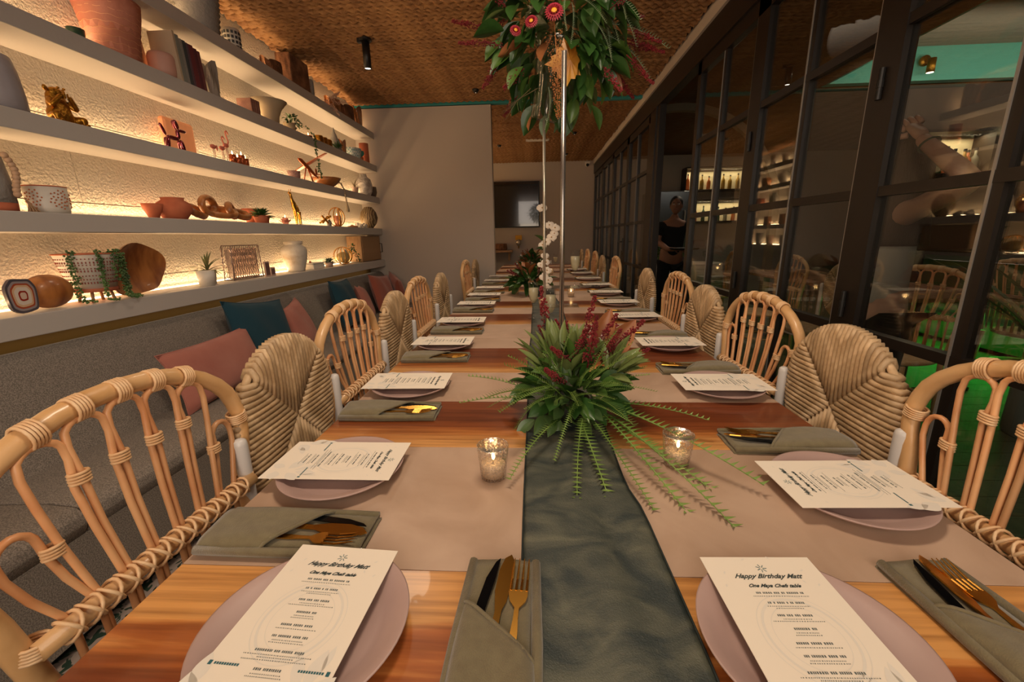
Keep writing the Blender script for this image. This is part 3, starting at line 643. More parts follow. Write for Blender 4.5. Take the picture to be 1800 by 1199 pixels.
PLU=[plumeme(RED),plumeme(RED,.09,90,.02,5)]; AMA=plumeme(AMAR,.36,420,.045,9)
b=MB()
for ring,(n,R,zz) in enumerate([(22,.026,.0),(18,.021,.005),(12,.014,.009)]):
    for i in range(n):
        a=2*PI*i/n+ring*.15; d=Vector((math.cos(a),math.sin(a),0)); q=Vector((-d.y,d.x,0))*.0028
        b.add([d*.006+Vector((0,0,zz*.4))-q,d*.006+Vector((0,0,zz*.4))+q,d*R*.7+q*1.2+Vector((0,0,zz+.004)),d*R+Vector((0,0,zz)),d*R*.7-q*1.2+Vector((0,0,zz+.004))],[(0,4,3,2,1)])
STRAW=b.mesh('strawflower_petals',M('crimson_petal',S('861426'),.6,col2=S('a82c40'),scale=60))
def orient(d,roll=0):
    q=Vector(d).to_track_quat('Y','Z'); return q@__import__('mathutils').Quaternion((0,1,0),roll)
def scatter(t,me,name,n,c,rad,rr,inner=.55,outer=1,up=0,mask=None,sc=(.8,1.25),label=None,jit=.5,kind=None):
    k=0; g=0
    while k<n and g<n*40:
        g+=1; d=Vector((rr.gauss(0,1),rr.gauss(0,1),rr.gauss(0,1))).normalized()
        if mask and not mask(d): continue
        p=Vector((d.x*rad[0],d.y*rad[1],d.z*rad[2]))*rr.uniform(inner,outer)+Vector(c)
        dd=(d+Vector((rr.uniform(-jit,jit),rr.uniform(-jit,jit),rr.uniform(-jit,jit)+up))).normalized()
        o=inst(name,me if not isinstance(me,list) else rr.choice(me),t,p,quat=orient(dd,rr.uniform(-.8,.8)),scale=rr.uniform(*sc))
        if kind: o['kind']=kind
        k+=1
# ---- front arrangement on the runner
t=thing('flower_arrangement','low arrangement of green foliage, red plumes and trailing sprigs nearest the camera','flower arrangement',(.085,1.07,.752),group='flower arrangements on the tables',sc=1.08)
rr=random.Random(11)
MB().lathe([(0,0),(.05,0),(.055,.05),(.05,.055),(0,.05)],20).build('vase',M('dark_vase',S('1d241c'),.6),t,True)
up=lambda d:d.z>-.15
scatter(t,LF['broad'],'broad_leaf',40,(0,0,.06),(.10,.09,.06),rr,.6,1.0,-.1,up,(.6,1.0))
scatter(t,LF['broad2'],'broad_leaf',46,(0,0,.07),(.10,.09,.08),rr,.5,1.0,.1,up,(.45,.85))
scatter(t,LF['slimg'],'slender_leaf',24,(0,-.02,.07),(.09,.09,.08),rr,.5,1.,.2,up)
scatter(t,LF['slim'],'slender_leaf',48,(-.01,.03,.10),(.07,.05,.08),rr,.5,1.,1.1,lambda d:d.z>.1)
scatter(t,LF['slim'],'slender_leaf',22,(.09,-.0,.11),(.05,.05,.03),rr,.3,1.,.2,lambda d:d.x>.2 and d.z>0)
scatter(t,PLU,'red_plume',10,(.03,.03,.12),(.09,.06,.07),rr,.6,1,.7,lambda d:d.z>.1,kind='stuff')
for p,d,s in [((.035,.05,.16),(.3,.3,1),1.1),((.06,.03,.14),(.5,.1,.9),1),((-.04,.1,.15),(-.15,.3,1),1.3),((.0,.0,.13),(.2,-.2,.5),1),((-.01,-.05,.1),(-.3,-.5,.4),.9),((.1,.02,.12),(1,.2,.4),.9)]:
    o=inst('red_plume',PLU[0],t,p,quat=orient(d),scale=s); o['kind']='stuff'
for p,d,s in [((.07,.05,.14),(.35,.1,1),1.0),((.09,.05,.12),(.6,.1,.8),1.1)]: inst('magnolia_leaf',LF['brown'],t,p,quat=orient(d,1.2),scale=s,label='brown magnolia leaf standing up at the right')
for p,d,s,m in [((-.08,0,.06),(-1,.1,.45),.85,1),((-.08,-.02,.05),(-1,-.1,.2),.9,1),((-.05,-.06,.08),(-.5,-.8,.5),.9,0),((.0,-.08,.09),(0,-1,.5),.8,0),((.05,-.08,.08),(.2,-1,.4),.9,0),((.03,-.1,.05),(-.15,-1,.0),1.0,0),
    ((.08,-.10,.05),(.5,-1,.05),1.3,0),((.09,-.08,.06),(.9,-1,.1),1.25,0),((.07,-.09,.05),(.35,-1,.0),1.3,0),((.1,-.06,.06),(1,-.35,.15),1.0,1),((.02,-.1,.04),(.15,-1,-.02),1.2,0),((.1,-.12,.03),(.75,-1,.0),1.2,0),((-.02,-.1,.04),(-.5,-1,.1),.9,0),((.05,-.12,.04),(.25,-1,.05),1.0,0)]:
    o=inst('serrated_sprig',SP[m],t,p,quat=orient(d,rr.uniform(-.15,.15)),scale=s); o['kind']='stuff'
for p,d,s in [((-.07,-.03,.08),(-.7,-.3,.6),1.0),((-.03,-.07,.07),(-.2,-1,.35),1.0),((-.08,-.01,.05),(-1,-.4,.2),.8),((.06,-.07,.06),(.7,-.9,.2),1.15),((.09,-.03,.09),(1,-.1,.5),.9),((.12,0,.10),(1,.2,.7),.75),((-.09,.04,.06),(-1,.5,.3),.9),((.07,-.04,.05),(.9,-.6,.1),1.1),((0,-.08,.06),(.1,-1,.2),.8)]: inst('broad_leaf',LF['broad'],t,p,quat=orient(d,rr.uniform(-.3,.3)),scale=s)
scatter(t,SP[:2],'serrated_sprig',34,(.01,-.05,.08),(.09,.06,.06),rr,.4,1,.1,lambda d:d.y<.2 and d.z>-.1,(.38,.7),kind='stuff')
scatter(t,LF['sage'],'sage_leaf',40,(-.01,-.04,.05),(.10,.08,.07),rr,.6,1,.1,lambda d:d.y<.3,(.8,1.2))
MB().ball((0,0,0),.012,8,5).build('yellow_bud',M('yellow_petal',S('d39a20'),.6),t,True,loc=(.055,.07,.17))
# ---- second and third arrangements
for (x,y,s,lab) in ((-.04,3.55,1.0,'second low arrangement of dark foliage and red flowers, behind the champagne flutes'),(-.05,5.7,1.1,'third low arrangement of dark foliage far down the table, below the screen')):
    q=thing('flower_arrangement',lab,'flower arrangement',(x,y,.752),group='flower arrangements on the tables',sc=s)
    MB().lathe([(0,0),(.05,0),(.055,.05),(.05,.055),(0,.05)],16).build('vase',M('dark_vase'),q,True)
    scatter(q,LF['broad'],'broad_leaf',50,(0,0,.09),(.13,.12,.10),rr,.5,1,0,up,(1,1.5)); scatter(q,LF['broad2'],'broad_leaf',30,(0,0,.08),(.14,.12,.1),rr,.5,1,0,up,(1,1.4))
    scatter(q,LF['brown'],'magnolia_leaf',8,(0,0,.12),(.1,.1,.1),rr,.5,1,.5,up); scatter(q,PLU,'red_plume',8,(0,0,.1),(.11,.1,.09),rr,.6,1,.4,up,kind='stuff')
# ---- stand
t=thing('flower_stand','tall clear two-pole flower stand rising from the runner','stand',(.09,1.34,.752))
def rel(p): return (p[0]-.09,p[1]-1.34,p[2]-.752)
MB().box(rel((.095,1.64,.757)),(.16,.78,.008)).build('base_plate',ACRYL,t,bevel=.002)
MB().tube([rel((.083,1.34,.756)),rel((.084,1.34,1.73))],.0075,10).build('front_pole',M('satin_metal',S('a09a94'),.25,.9),t,True)
MB().tube([rel((.043,2.0,.756)),rel((.041,2.0,1.715))],.0065,10).build('rear_pole',M('pale_metal',S('b0a898'),.3,.7),t,True)
for z in (.90,.99): MB().box(rel((.12,2.02,z)),(.17,.1,.004)).build('cross_plate',ACRYL,t)
MB().box(rel((.243,2.62,.922)),(.30,.1,.004)).build('cross_plate',ACRYL,t)
R=Matrix.Rotation(.20,3,'Y')@Matrix.Rotation(.1,3,'X')
MB().lathe([(0,0),(.058,0),(.06,.004),(.083,.27),(.092,.275),(.094,.305)],36,rel((.041,2.0,1.716)),rot=R).build('glass_vase',ACRYL,t,True)
# ---- hanging big arrangement on top of the stand
t=thing('flower_arrangement','large mixed arrangement overflowing from the vase on top of the tall stand','flower arrangement',(.115,1.98,2.02))
rr=random.Random(23)
def ok(d): return not (abs(d.x+.22)<.36 and d.y<.1 and d.z<.1)
scatter(t,LF['broad'],'broad_leaf',150,(0.0,.05,.03),(.26,.24,.30),rr,.55,1,-.5,ok,(1.0,1.7))
scatter(t,LF['broad2'],'broad_leaf',90,(0,.05,.03),(.27,.25,.32),rr,.6,1,-.3,ok,(1.0,1.6))
scatter(t,LF['sage'],'sage_leaf',120,(.02,.0,.1),(.25,.22,.22),rr,.5,1,-.1,ok,(1,1.6))
scatter(t,LF['slim'],'slender_leaf',60,(-.05,0,.12),(.26,.22,.20),rr,.7,1,.1,lambda d:d.z>-.3,(1,1.5))
scatter(t,LF['brown'],'magnolia_leaf',6,(0,.1,-.0),(.22,.2,.3),rr,.7,1,-.6,lambda d:d.z<.2)
scatter(t,PLU,'red_plume',22,(0,.0,.0),(.30,.22,.26),rr,.8,1.05,-.1,lambda d:abs(d.x)>.5,(.9,1.4),kind='stuff')
scatter(t,SP[2],'serrated_sprig',10,(.06,-.05,.15),(.16,.15,.16),rr,.6,1,-.2,lambda d:d.y<.2,(.6,.9),kind='stuff')
for p,d,s in [((.02,-.22,.02),(.25,-.2,-1),.5),((.03,-.22,.04),(.8,-.2,-.35),.6),((-.0,-.22,.05),(-.2,-.2,-1),.45),((.05,-.2,.06),(1,-.2,.1),.6),((.1,-.18,-.02),(.8,-.2,-.8),.65),((.16,-.02,.03),(1,-.1,-.05),1.1),((.18,0,.0),(1,-.2,-.5),1.0),((-.06,-.12,-.22),(.2,.1,-1),.6)]: o=inst('serrated_sprig',SP[2],t,p,quat=orient(d),scale=s); o['kind']='stuff'
for p,s in (((-.045,-.27,-.03),1.35),((-.125,-.22,-.035),1.0),((-.185,-.18,-.045),.9)):
    o=inst('strawflower_petals',STRAW,t,p,rot=(math.radians(75),.0,rr.uniform(-.3,.3)),scale=s,label='crimson strawflower')
    MB().ball((0,0,.004),(.009,.009,.004),10,5).build('flower_centre',M('yellow_petal'),o,True)
o=inst('amaranth_tassel',AMA,t,(-.045,-.24,-.02),quat=orient((.06,.02,-1)),scale=.95); o['kind']='stuff'
def maple(L):
    P=[];n=5
    pts=[(0,-.1),(.15,-.02),(.40,-.10),(.38,.04),(.48,.08),(.46,.20),(.66,.34),(.48,.42),(.40,.40),(.42,.56),(.24,.60),(.20,.76),(.10,.74),(0,.98),(-.10,.74),(-.20,.76),(-.24,.60),(-.42,.56),(-.40,.40),(-.48,.42),(-.66,.34),(-.46,.20),(-.48,.08),(-.38,.04),(-.40,-.10),(-.15,-.02)]
    b=MB(); b.add([(0,.2*L,.01)]+[(x*L,y*L,-.06*L*(abs(x)+abs(y))) for x,y in pts],[(0,i+1,(i+1)%len(pts)+1) for i in range(len(pts))]); return b.mesh('maple_leaf',ORG)
MP=maple(.13)
inst('maple_leaf',MP,t,(.05,-.12,-.13),rot=(math.radians(80),0,0),scale=1,label='yellow-orange maple leaf beside the glass vase').rotation_euler=(math.radians(95),math.radians(-95),0)
inst('maple_leaf',MP,t,(-.04,.02,.27),rot=(math.radians(60),0,.3),scale=1)
for p,d in (((-.13,-.05,-.2),(-.6,-.2,-.7)),((-.1,-.05,-.2),(-.9,.1,-.5))): inst('bare_twig',MB().tube([(0,0,0),(.01,.08,.01),(-.01,.17,0)],[.0018,.0014,.0008],5).tube([(.005,.07,.01),(.03,.14,.02)],.001,5).mesh('bare_twig',STEMM,True),t,p,quat=orient(d))
# ---- orchid
t=thing('orchid_spray','white orchid spray with a curved stem beside the rear pole of the stand','orchid',(.06,2.40,.752))
MB().lathe([(0,0),(.022,0),(.024,.09),(.022,.092),(0,.088)],22,wob=lambda a,z:.05*math.sin(z*900)).build('ribbed_candle_jar',M('ribbed_jar',S('cdbfa8'),.4),t,True)
MB().tube([(0,0,.08),(-.01,.0,.2),(-.03,0,.33),(-.01,0,.42),(.0,0,.5),(-.035,0,.56),(-.03,0,.61),(-.02,0,.63)],.0022,6).tube([(-.01,0,.42),(.04,0,.47),(.06,0,.52)],.0018,6).build('stem',STEMM,t,True)
b=MB()
for i,(L,W) in enumerate(((.027,.03),(.022,.017),(.022,.017),(.027,.03),(.024,.017))):
    a=[0,PI*.4,PI*.8,PI*1.0,PI*1.55][i]; a={0:.1,1:PI/2,2:PI+.9,3:PI-.1,4:-.9}[i]
    R_=Matrix.Rotation(a,3,'Z'); n=6; v=[];f=[]
    for k in range(n+1):
        tt=k/n
        for s in (-1,0,1): v.append(R_@Vector((L*tt,s*W*.5*math.sin(PI*min(.98,tt*.9+.05))**.7,.006*tt*(1-abs(s)*.6)-.012*tt*tt)))
    for k in range(n): f+= [(3*k,3*k+3,3*k+4,3*k+1),(3*k+1,3*k+4,3*k+5,3*k+2)]
    b.add(v,f)
ORC=b.mesh('orchid_flower',M('orchid_petal',S('e2d6c6'),.6)); 
for (x,z,s) in [(-.022,.625,1.1),(.018,.535,1.0),(.048,.52,1.1),(.03,.47,1.05),(.045,.49,.9),(-.0,.445,1),(-.02,.43,1.),(-.005,.37,.9),(.0,.335,.95),(-.03,.32,.8),(.005,.29,1.),(-.01,.255,1.05),(.012,.235,1.1),(0,.20,.8)]:
    o=inst('orchid_flower',ORC,t,(x,-.012,z),rot=(math.radians(80),rr.uniform(-.4,.4),rr.uniform(-.3,.3)),scale=s); MB().ball((0,0,.003),(.004,.004,.003),6,4).build('flower_centre',M('orchid_heart',S('b08a50'),.6),o,True)
inst('slender_leaf',LF['broad'],t,(-.01,0,.44),quat=orient((-.6,0,.7),.5),scale=.8); inst('slender_leaf',LF['broad'],t,(-.01,0,.40),quat=orient((-.8,-.3,.4),.5),scale=.6)
# ================================================================ CEILING FIXTURES, FAR WALL
def spot(label,x,y,L=.2):
    t=thing('ceiling_spotlight',label,'spotlight',(x,y,ZC-.02),group='black cylinder ceiling spotlights')
    MB().lathe([(0,0),(.045,0),(.045,-.014),(0,-.014)],20).box((-.045,0,-.01),(.03,.03,.03)).build('mount',BLK,t); MB().tube([(0,0,-.012),(.006,0,-.03)],.009).build('stem',BLK,t)
    MB().lathe([(.0,-.02),(.028,-.02),(.028,-L),(.024,-L),(.022,-L+.012),(0,-L+.012)],22).build('body',BLK,t,True); MB().lathe([(0,-L+.006),(.022,-L+.006),(.022,-L+.009),(0,-L+.009)],18).build('lens',LAMPM,t)
    return t
spot('black cylinder spotlight hanging from the rope ceiling near the top shelf',-1.26,3.52)
for i,(x,y,l) in enumerate(((-.595,4.707,'left of the flower arrangement'),(.576,6.67,'right of the flower stand, beyond the teal beam'),(-.58,7.4,'above the screen'),(.57,8.3,'near the far wall'))):
    t=thing('recessed_spotlight','small dark recessed ceiling spotlight '+l,'spotlight',(x,y,ZC-.022),group='small recessed spotlights')
    MB().lathe([(.012,0),(.035,0),(.035,-.006),(.018,-.03),(.012,-.03)],18).build('trim_ring',BLK,t,True); MB().ball((0,0,-.02),.011,8,5).build('lens',LAMPM,t,True)
t=thing('air_vent','white linear air vent in the far rope ceiling','vent',(0.04,7.1,ZC-.025)); MB().box((0,0,0),(.36,.11,.012)).build('frame',WHITEC,t)
for k in range(5): MB().box((0,-.035+.0175*k,-.008),(.32,.006,.008),rx=.5).build('slat',WHITEC,t)
t=thing('security_camera','small white dome camera high on the far wall','camera',(1.05,9.12,2.60)); MB().lathe([(0,0),(.04,0),(.04,.05),(0,.05)],16,rot=Matrix.Rotation(PI/2,3,'X')).build('base',WHITEC,t,True); MB().ball((0,-.06,-.01),.03,12,8).build('dome',BLK,t,True); MB().box((-.0,-.04,.03),(.1,.07,.04)).build('bracket',WHITEC,t,bevel=.005)
t=thing('television','large black flat screen mounted on the far wall','television',(-.72,9.1,1.86)); MB().box((0,0,0),(1.62,.05,.91)).build('bezel',BLK,t,bevel=.006); MB().box((0,-.027,.005),(1.58,.004,.87)).build('screen',M('black_glass',S('0a0b0f'),.12,coat=1),t)
t=thing('wall_shelf','low pale wooden shelf on the far wall','shelf',(-.85,9.0,.93)); MB().box((0,0,0),(.75,.28,.045)).box((-.3,.05,-.1),(.04,.15,.2)).box((.3,.05,-.1),(.04,.15,.2)).build('board',PALEW,t)
tag(MB().lathe([(0,0),(.2,0),(.215,.02),(.205,.13),(.19,.13),(.19,.03),(0,.02)],24,sy=.55).build('wooden_tray',WOODD,None,True,loc=(-.80,9.0,.955)),'round dark wooden tray on the low far shelf','tray')
t=thing('wall_lamp','small gold and glass sconce on the far wall below the screen','lamp',(-.35,9.1,1.12)); MB().box((0,.03,.08),(.14,.03,.1)).build('backplate',GOLD2,t); MB().ball((0,-.02,-.02),(.055,.055,.07),12,8).build('globe',M('sconce_globe',S('c8bca8'),.1,.6),t,True); MB().tube([(0,0,-.08),(0,0,-.14)],.012).build('drop',GOLD2,t,True)
# ================================================================ SHELF OBJECTS
def at(k,y,x=-1.93): return (x,y,SZ[k]+.0005)
def pot(name,label,cat,k,y,prof,mat,x=-1.93,seg=36,wob=None,sy=1,**kw):
    o=MB().lathe(prof,seg,wob=wob,sy=sy).build(name,mat,None,True,loc=at(k,y,x)); return tag(o,label,cat)
def cup(r0,r1,h,t=.006): return [(0,0),(r0,0),(r1,h),(r1-t,h),(max(.001,r0-t),t),(0,t)]
# top shelf
o=pot('woven_basket','large pale grey ribbed rope basket on the topmost shelf','basket',0,2.70,[(0,0),(.085,0)]+[(.088+.022*math.sin(i/18*1.6)+(.006 if i%2 else -.003),.008+i*.0145) for i in range(19)]+[(.1,.28),(0,.27)],GREYC)
t=thing('patterned_mug','white mug with a grid of small dark squares on the topmost shelf','mug',at(0,2.97)); MB().lathe(cup(.045,.05,.13),28).build('body',WHITEC,t,True)
b=MB()
for a in range(14):
    for r in range(4):
        an=2*PI*a/14; b.box((.0492*math.cos(an),.0492*math.sin(an),.025+.027*r),(.003,.014,.016),rz=an)
b.build('dark_squares',M('dark_glaze',S('3a3c40'),.5),t)
def rough(name,label,cat,k,y,d,mat,x=-1.95,seed=1,rz=0,n=3):
    rr=random.Random(seed); b=MB()
    def fn(u,v): a=2*PI*u; return (d[0]/2*math.copysign(abs(math.cos(a))**.5,math.cos(a))*(1+.12*math.sin(5*a+6*v)),d[1]/2*math.copysign(abs(math.sin(a))**.5,math.sin(a))*(1+.12*math.cos(7*a+4*v)),d[2]*v*(1+.15*math.sin(3*a+1)*v))
    b.grid(fn,24,8); b.grid(lambda u,v:tuple(Vector(fn(u,1))*(1) if v==0 else (0,0,d[2]*.97)),24,1)
    o=b.build(name,mat,None,False,loc=at(k,y,x)); o.rotation_euler=(0,0,rz); return tag(o,label,cat)
rough('driftwood','jagged reddish driftwood piece on the topmost shelf','driftwood',0,3.42,(.07,.20,.11),WOODD,seed=3)
tag(MB().box((0,0,.12),(.12,.28,.24)).build('bark_block',WOODD,None,loc=at(0,3.72,-1.95),bevel=.008),'square block of dark shaggy bark on the topmost shelf','wood block')
tag(MB().box((0,0,.08),(.09,.05,.16)).build('grey_stone',GREYC,None,loc=at(0,3.93,-1.94),bevel=.02),'small upright grey stone beside the bark block','stone')
t=thing('pampas_bunch','bunch of fluffy dusty pink dried grass hanging over the topmost shelf','dried grass',at(0,4.12,-1.87)); pp=plumeme(M('pampas',S('a98a7c'),.9),.16,160,.03,4)
for i in range(6): o=inst('dried_plume',pp,t,(0,.03*i-.08,.03),quat=orient((.8,.4*math.sin(i*2),(-.6,.6,.3,-.9,.2,.8)[i])),scale=.9); o['kind']='stuff'
rough('carved_wood','dark carved wooden ornament on the far part of the topmost shelf','ornament',0,4.40,(.08,.22,.13),WOODC,seed=4); rough('carved_wood','long reddish carved wooden ornament near the corner of the topmost shelf','ornament',0,4.68,(.08,.30,.15),WOODD,seed=8)
rough('carved_wood','rounded brown wooden ornament at the corner end of the topmost shelf','ornament',0,4.94,(.09,.16,.2),WOODC,seed=9)
# second shelf
pot('green_pot','tiny dark green glazed pot on the second shelf','pot',1,1.93,cup(.026,.03,.055),M('green_glaze',S('2e4a3a'),.3))
t=thing('ribbed_vase','large coral pink vase with gold banding lines on the second shelf','vase',at(1,2.12,-1.945))
MB().lathe([(0,0),(.088,0),(.098,.10),(.118,.20),(.124,.245),(.117,.245),(.09,.02),(0,.02)],44,wob=lambda a,z:.008*math.sin(18*a+z*120)).build('body',PINKCER,t,True)
for i in range(9): MB().tube([((.093+.0285*(i/8)**1.15)*math.cos(a),(.093+.0285*(i/8)**1.15)*math.sin(a),.025+.026*i+.003*math.sin(12*a+i)) for a in [2*PI*j/60 for j in range(60)]],.0011,4,closed=True).build('gold_line',M('gold_paint',S('e0a880'),.4,.3),t)
pot('blush_cup','pale pink lidded jar in front of a tilted card on the second shelf','jar',1,2.36,[(0,0),(.05,0),(.058,.04),(.06,.10),(.055,.115),(.05,.122),(0,.125)],M('pale_pink',S('c79a8c'),.6))
tag(MB().box((0,0,.1),(.012,.14,.2)).build('art_card',M('art_card',S('d3a98c'),.8),None,loc=at(1,2.29,-2.0)),'plain peach art card leaning behind the pale pink jar','card').rotation_euler=(0,-.12,0)
yb_=2.385
for i,(wd,hh,cc,lab) in enumerate([(.014,.235,'b8a58c','cream book, first of the leaning row on the second shelf'),(.022,.225,'7f827c','grey-green book, second of the leaning row'),(.016,.215,'8d8a84','pale grey book, third of the leaning row'),(.02,.215,'3f4448','dark slate book, fourth of the leaning row'),(.014,.212,'5c4650','plum book, fifth of the leaning row'),(.03,.212,'6d2f35','thick maroon book, sixth of the leaning row'),(.022,.205,'5b2c33','dark red book, seventh of the leaning row'),(.018,.2,'6b3a3c','maroon book at the far end of the leaning row')]):
    yb_+=wd+.003; t=thing('book',lab,'book',at(1,yb_-wd/2,-1.925),group='books leaning on the second shelf'); t.rotation_euler=(.06,0,0)
    MB().box((0,0,hh/2),(.135,wd,hh)).build('cover',M('book_'+cc,S(cc),.7,bump=.1,bscale=200),t,bevel=.001); MB().box((-.004,0,hh/2),(.1295,wd-.005,hh+.0006)).build('pages',CARD,t)
rough('weathered_block','upright weathered grey wood block on the second shelf','wood block',1,2.70,(.10,.09,.19),M('weathered_wood',S('8a8580'),.9,col2=S('a9a39b'),scale=30,st=(1,1,.2)),seed=6)
for i in range(4): tag(MB().box((0,0,.05),(.10,.021,.1)).build('wood_block',M('mauve_wood',S('80584c'),.7,col2=S('9a6f60'),scale=20),None,loc=at(1,3.0+.024*i,-1.93),bevel=.003),'small upright brown wooden block, %s of four before the flared bowl'%NTH[i],'wood block','small wooden blocks on the second shelf')
pot('flared_bowl','beige flared ceramic bowl on the second shelf','bowl',1,3.27,[(0,0),(.055,0),(.062,.06),(.085,.11),(.125,.155),(.118,.156),(.08,.118),(.055,.06),(0,.02)],BEIGE)
def trail(t,starts,mat,rr,leaf=.010,step=.012):
    for (p,L,dx,dy) in starts:
        b=MB(); P=[];x,y,z=p
        n=int(L/step)
        for i in range(n):
            if x<.112-.0: x+=dx*step*2.2; z+=.004 if i<3 else 0
            else: z-=step
            y+=dy*step*.6+rr.uniform(-.002,.002); P.append((x,y,z))
        b.tube(P,.0012,4)
        for q in P:
            for s in range(3):
                c=Vector(q)+Vector((rr.uniform(-.006,.008),rr.uniform(-.009,.009),rr.uniform(-.004,.004))); b.ball(c,(leaf*.5,leaf*.6,leaf*.35),6,4)
        o=b.build('trailing_stem',mat,t,True); o['kind']='stuff'
t=thing('trailing_plant','small pot of trailing green plant hanging down from the second shelf','plant',at(1,3.52)); MB().lathe(cup(.04,.045,.07),20).build('pot',BEIGE,t,True)
rr=random.Random(4); scatter(t,leafme('small_leaf',leafm('trail_green','2c4a22','4f7038'),.03,.018,.2),'small_leaf',60,(.01,.03,.09),(.05,.07,.05),rr,.3,1,-.1,None)
b=MB(); P=[(.05,.08,.07),(.095,.10,.06),(.115,.13,.02)]+[(.122,.14+.03*i/14+.01*math.sin(i),.0-.022*i) for i in range(15)]
b.tube(P,.0015,4)
for q in P:
    for s in range(5): b.ball(Vector(q)+Vector((rr.uniform(-.01,.008),rr.uniform(-.014,.014),rr.uniform(-.012,.012))),(.005,.008,.006),6,4)
o=b.build('trailing_stem',leafm('trail_green','2c4a22','4f7038'),t,True); o['kind']='stuff'
def tealight(lab,k,y,x=-1.93,r=.03,h=.04,mat=None,grp='candles on the shelves'):
    t=thing('shelf_candle',lab,'candle',at(k,y,x),group=grp); MB().lathe([(0,0),(r,0),(r*1.04,h),(r*.9,h),(r*.9,h*.8),(0,h*.8)],22).build('holder',mat or COPPER,t,True); MB().lathe([(0,0),(r*.86,0),(r*.86,h*.92),(0,h*.9)],18,(0,0,.001)).build('wax',WAX,t,True)
    MB().lathe([(0,0),(.004,.006),(.0035,.013),(0,.026)],8,(0,0,h)).build('flame',FLAME,t,True)
tealight('tiny lit pink tealight on the second shelf',1,3.80)
for i in range(3):
    t=thing('gold_cylinder','dull gold drum ornament, %s of three on the far part of the second shelf'%NTH[i],'ornament',at(1,3.98+.085*i),group='dull gold drum ornaments'); MB().lathe([(0,0),(.036,0),(.04,.01),(.04,.07),(.034,.08),(0,.08)],20).build('body',GOLD2,t,True); MB().tube([(.041*math.cos(a),.041*math.sin(a),.012) for a in [2*PI*j/20 for j in range(20)]],.004,5,closed=True).build('ring',GOLD2,t,True)
pot('stupa_ornament','grey-brown pointed stupa-shaped ornament on the second shelf','ornament',1,4.30,[(0,0),(.06,0),(.065,.02),(.055,.03),(.06,.05),(.05,.09),(.035,.12),(.028,.13),(.024,.15),(.01,.18),(.004,.215),(0,.22)],GREYC)
t=thing('air_plant','small green tuft plant at the foot of the stupa ornament','plant',at(1,4.24,-1.885)); scatter(t,leafme('tuft_leaf',leafm('tuft','21401c','3e6a30'),.05,.012,.1),'tuft_leaf',26,(0,0,.02),(.03,.03,.03),rr,.2,.8,.6,lambda d:d.z>0)
rough('coral_piece','small knobbly amber coral piece on the second shelf','coral',1,4.42,(.05,.08,.12),WOODC,x=-1.91,seed=12)
t=thing('pale_blue_basket','pale blue and white woven basket near the end of the second shelf','basket',at(1,4.68)); MB().lathe(cup(.085,.10,.10,.01),32,wob=lambda a,z:.02*math.sin(24*a)*math.cos(z*200)).build('body',M('blue_weave',S('8fb0b4'),.8,col2=S('d3d8d4'),kind='checker',scale=60),t,True)
pot('teal_bowl','small teal bowl beside the terracotta cylinder','bowl',1,4.87,[(0,.05),(.03,.05),(.055,.08),(.055,.11),(.05,.11),(.03,.06),(0,.06)],TEAL); pot('pink_saucer','small pink cup under the teal bowl','cup',1,4.87,[(0,0),(.04,0),(.045,.049),(0,.049)],TERRA)
pot('terracotta_cylinder','tall terracotta cylinder vase at the corner end of the second shelf','vase',1,5.03,[(0,0),(.05,0),(.05,.22),(.044,.22),(.044,.02),(0,.02)],TERRA)
# middle shelf
t=thing('quilted_vase','large lavender grey quilted vase at the left edge of the frame','vase',at(2,1.575,-1.945)); MB().lathe([(0,0),(.083,0),(.082,.06),(.076,.14),(.068,.185),(.06,.19),(.06,.02),(0,.02)],48,wob=lambda a,z:.012*math.cos(16*a+z*110)*math.cos(16*a-z*110)).build('body',LAV,t,True)
t=thing('monkey_statuette','gold monkey statuette holding its hands over its mouth on the middle shelf','statuette',at(2,1.775,-1.93))
J=[(0,0,.03,.036),(0.0,.0,.065,.030),(0.002,.0,.092,.022),(.008,.0,.125,.031),(.028,.0,.118,.02),(0.01,-.034,.085,.013),(.035,-.048,.062,.010),(.046,-.014,.108,.009),(0.01,.034,.085,.013),(.035,.048,.062,.010),(.046,.014,.108,.009),(.02,-.04,.022,.019),(.055,-.052,.03,.015),(.05,-.05,.006,.010),(.07,-.05,.006,.009),(.02,.04,.022,.019),(.055,.052,.03,.015),(.05,.05,.006,.010),(.07,.05,.006,.009)]
skin('body',J,[(0,1),(1,2),(2,3),(3,4),(2,5),(5,6),(6,7),(2,8),(8,9),(9,10),(0,11),(11,12),(12,13),(13,14),(0,15),(15,16),(16,17),(17,18)],GOLD2,t)
for s in (-1,1): MB().ball((.005,s*.033,.13),(.006,.009,.011)).build('ear',GOLD2,t,True); MB().ball((.036,s*.011,.134),(.005,.006,.005)).build('eye',GOLD2,t,True)
for s in (-1,1):
    for j in range(4): MB().tube([(.045,s*.010,.112-.005*j),(.054,s*.004,.113-.005*j)],.0028,6).build('finger',GOLD2,t,True)
t=thing('balloon_dog','shiny maroon balloon dog figurine on the middle shelf','figurine',at(2,2.31,-1.90))
def sausage(p,q,r):
    p,q=Vector(p),Vector(q); return MB().tube([p+(q-p)*k/10 for k in range(11)],[max(.001,r*math.sqrt(max(0,1-(2*k/10-1)**2))**.6) for k in range(11)],10)
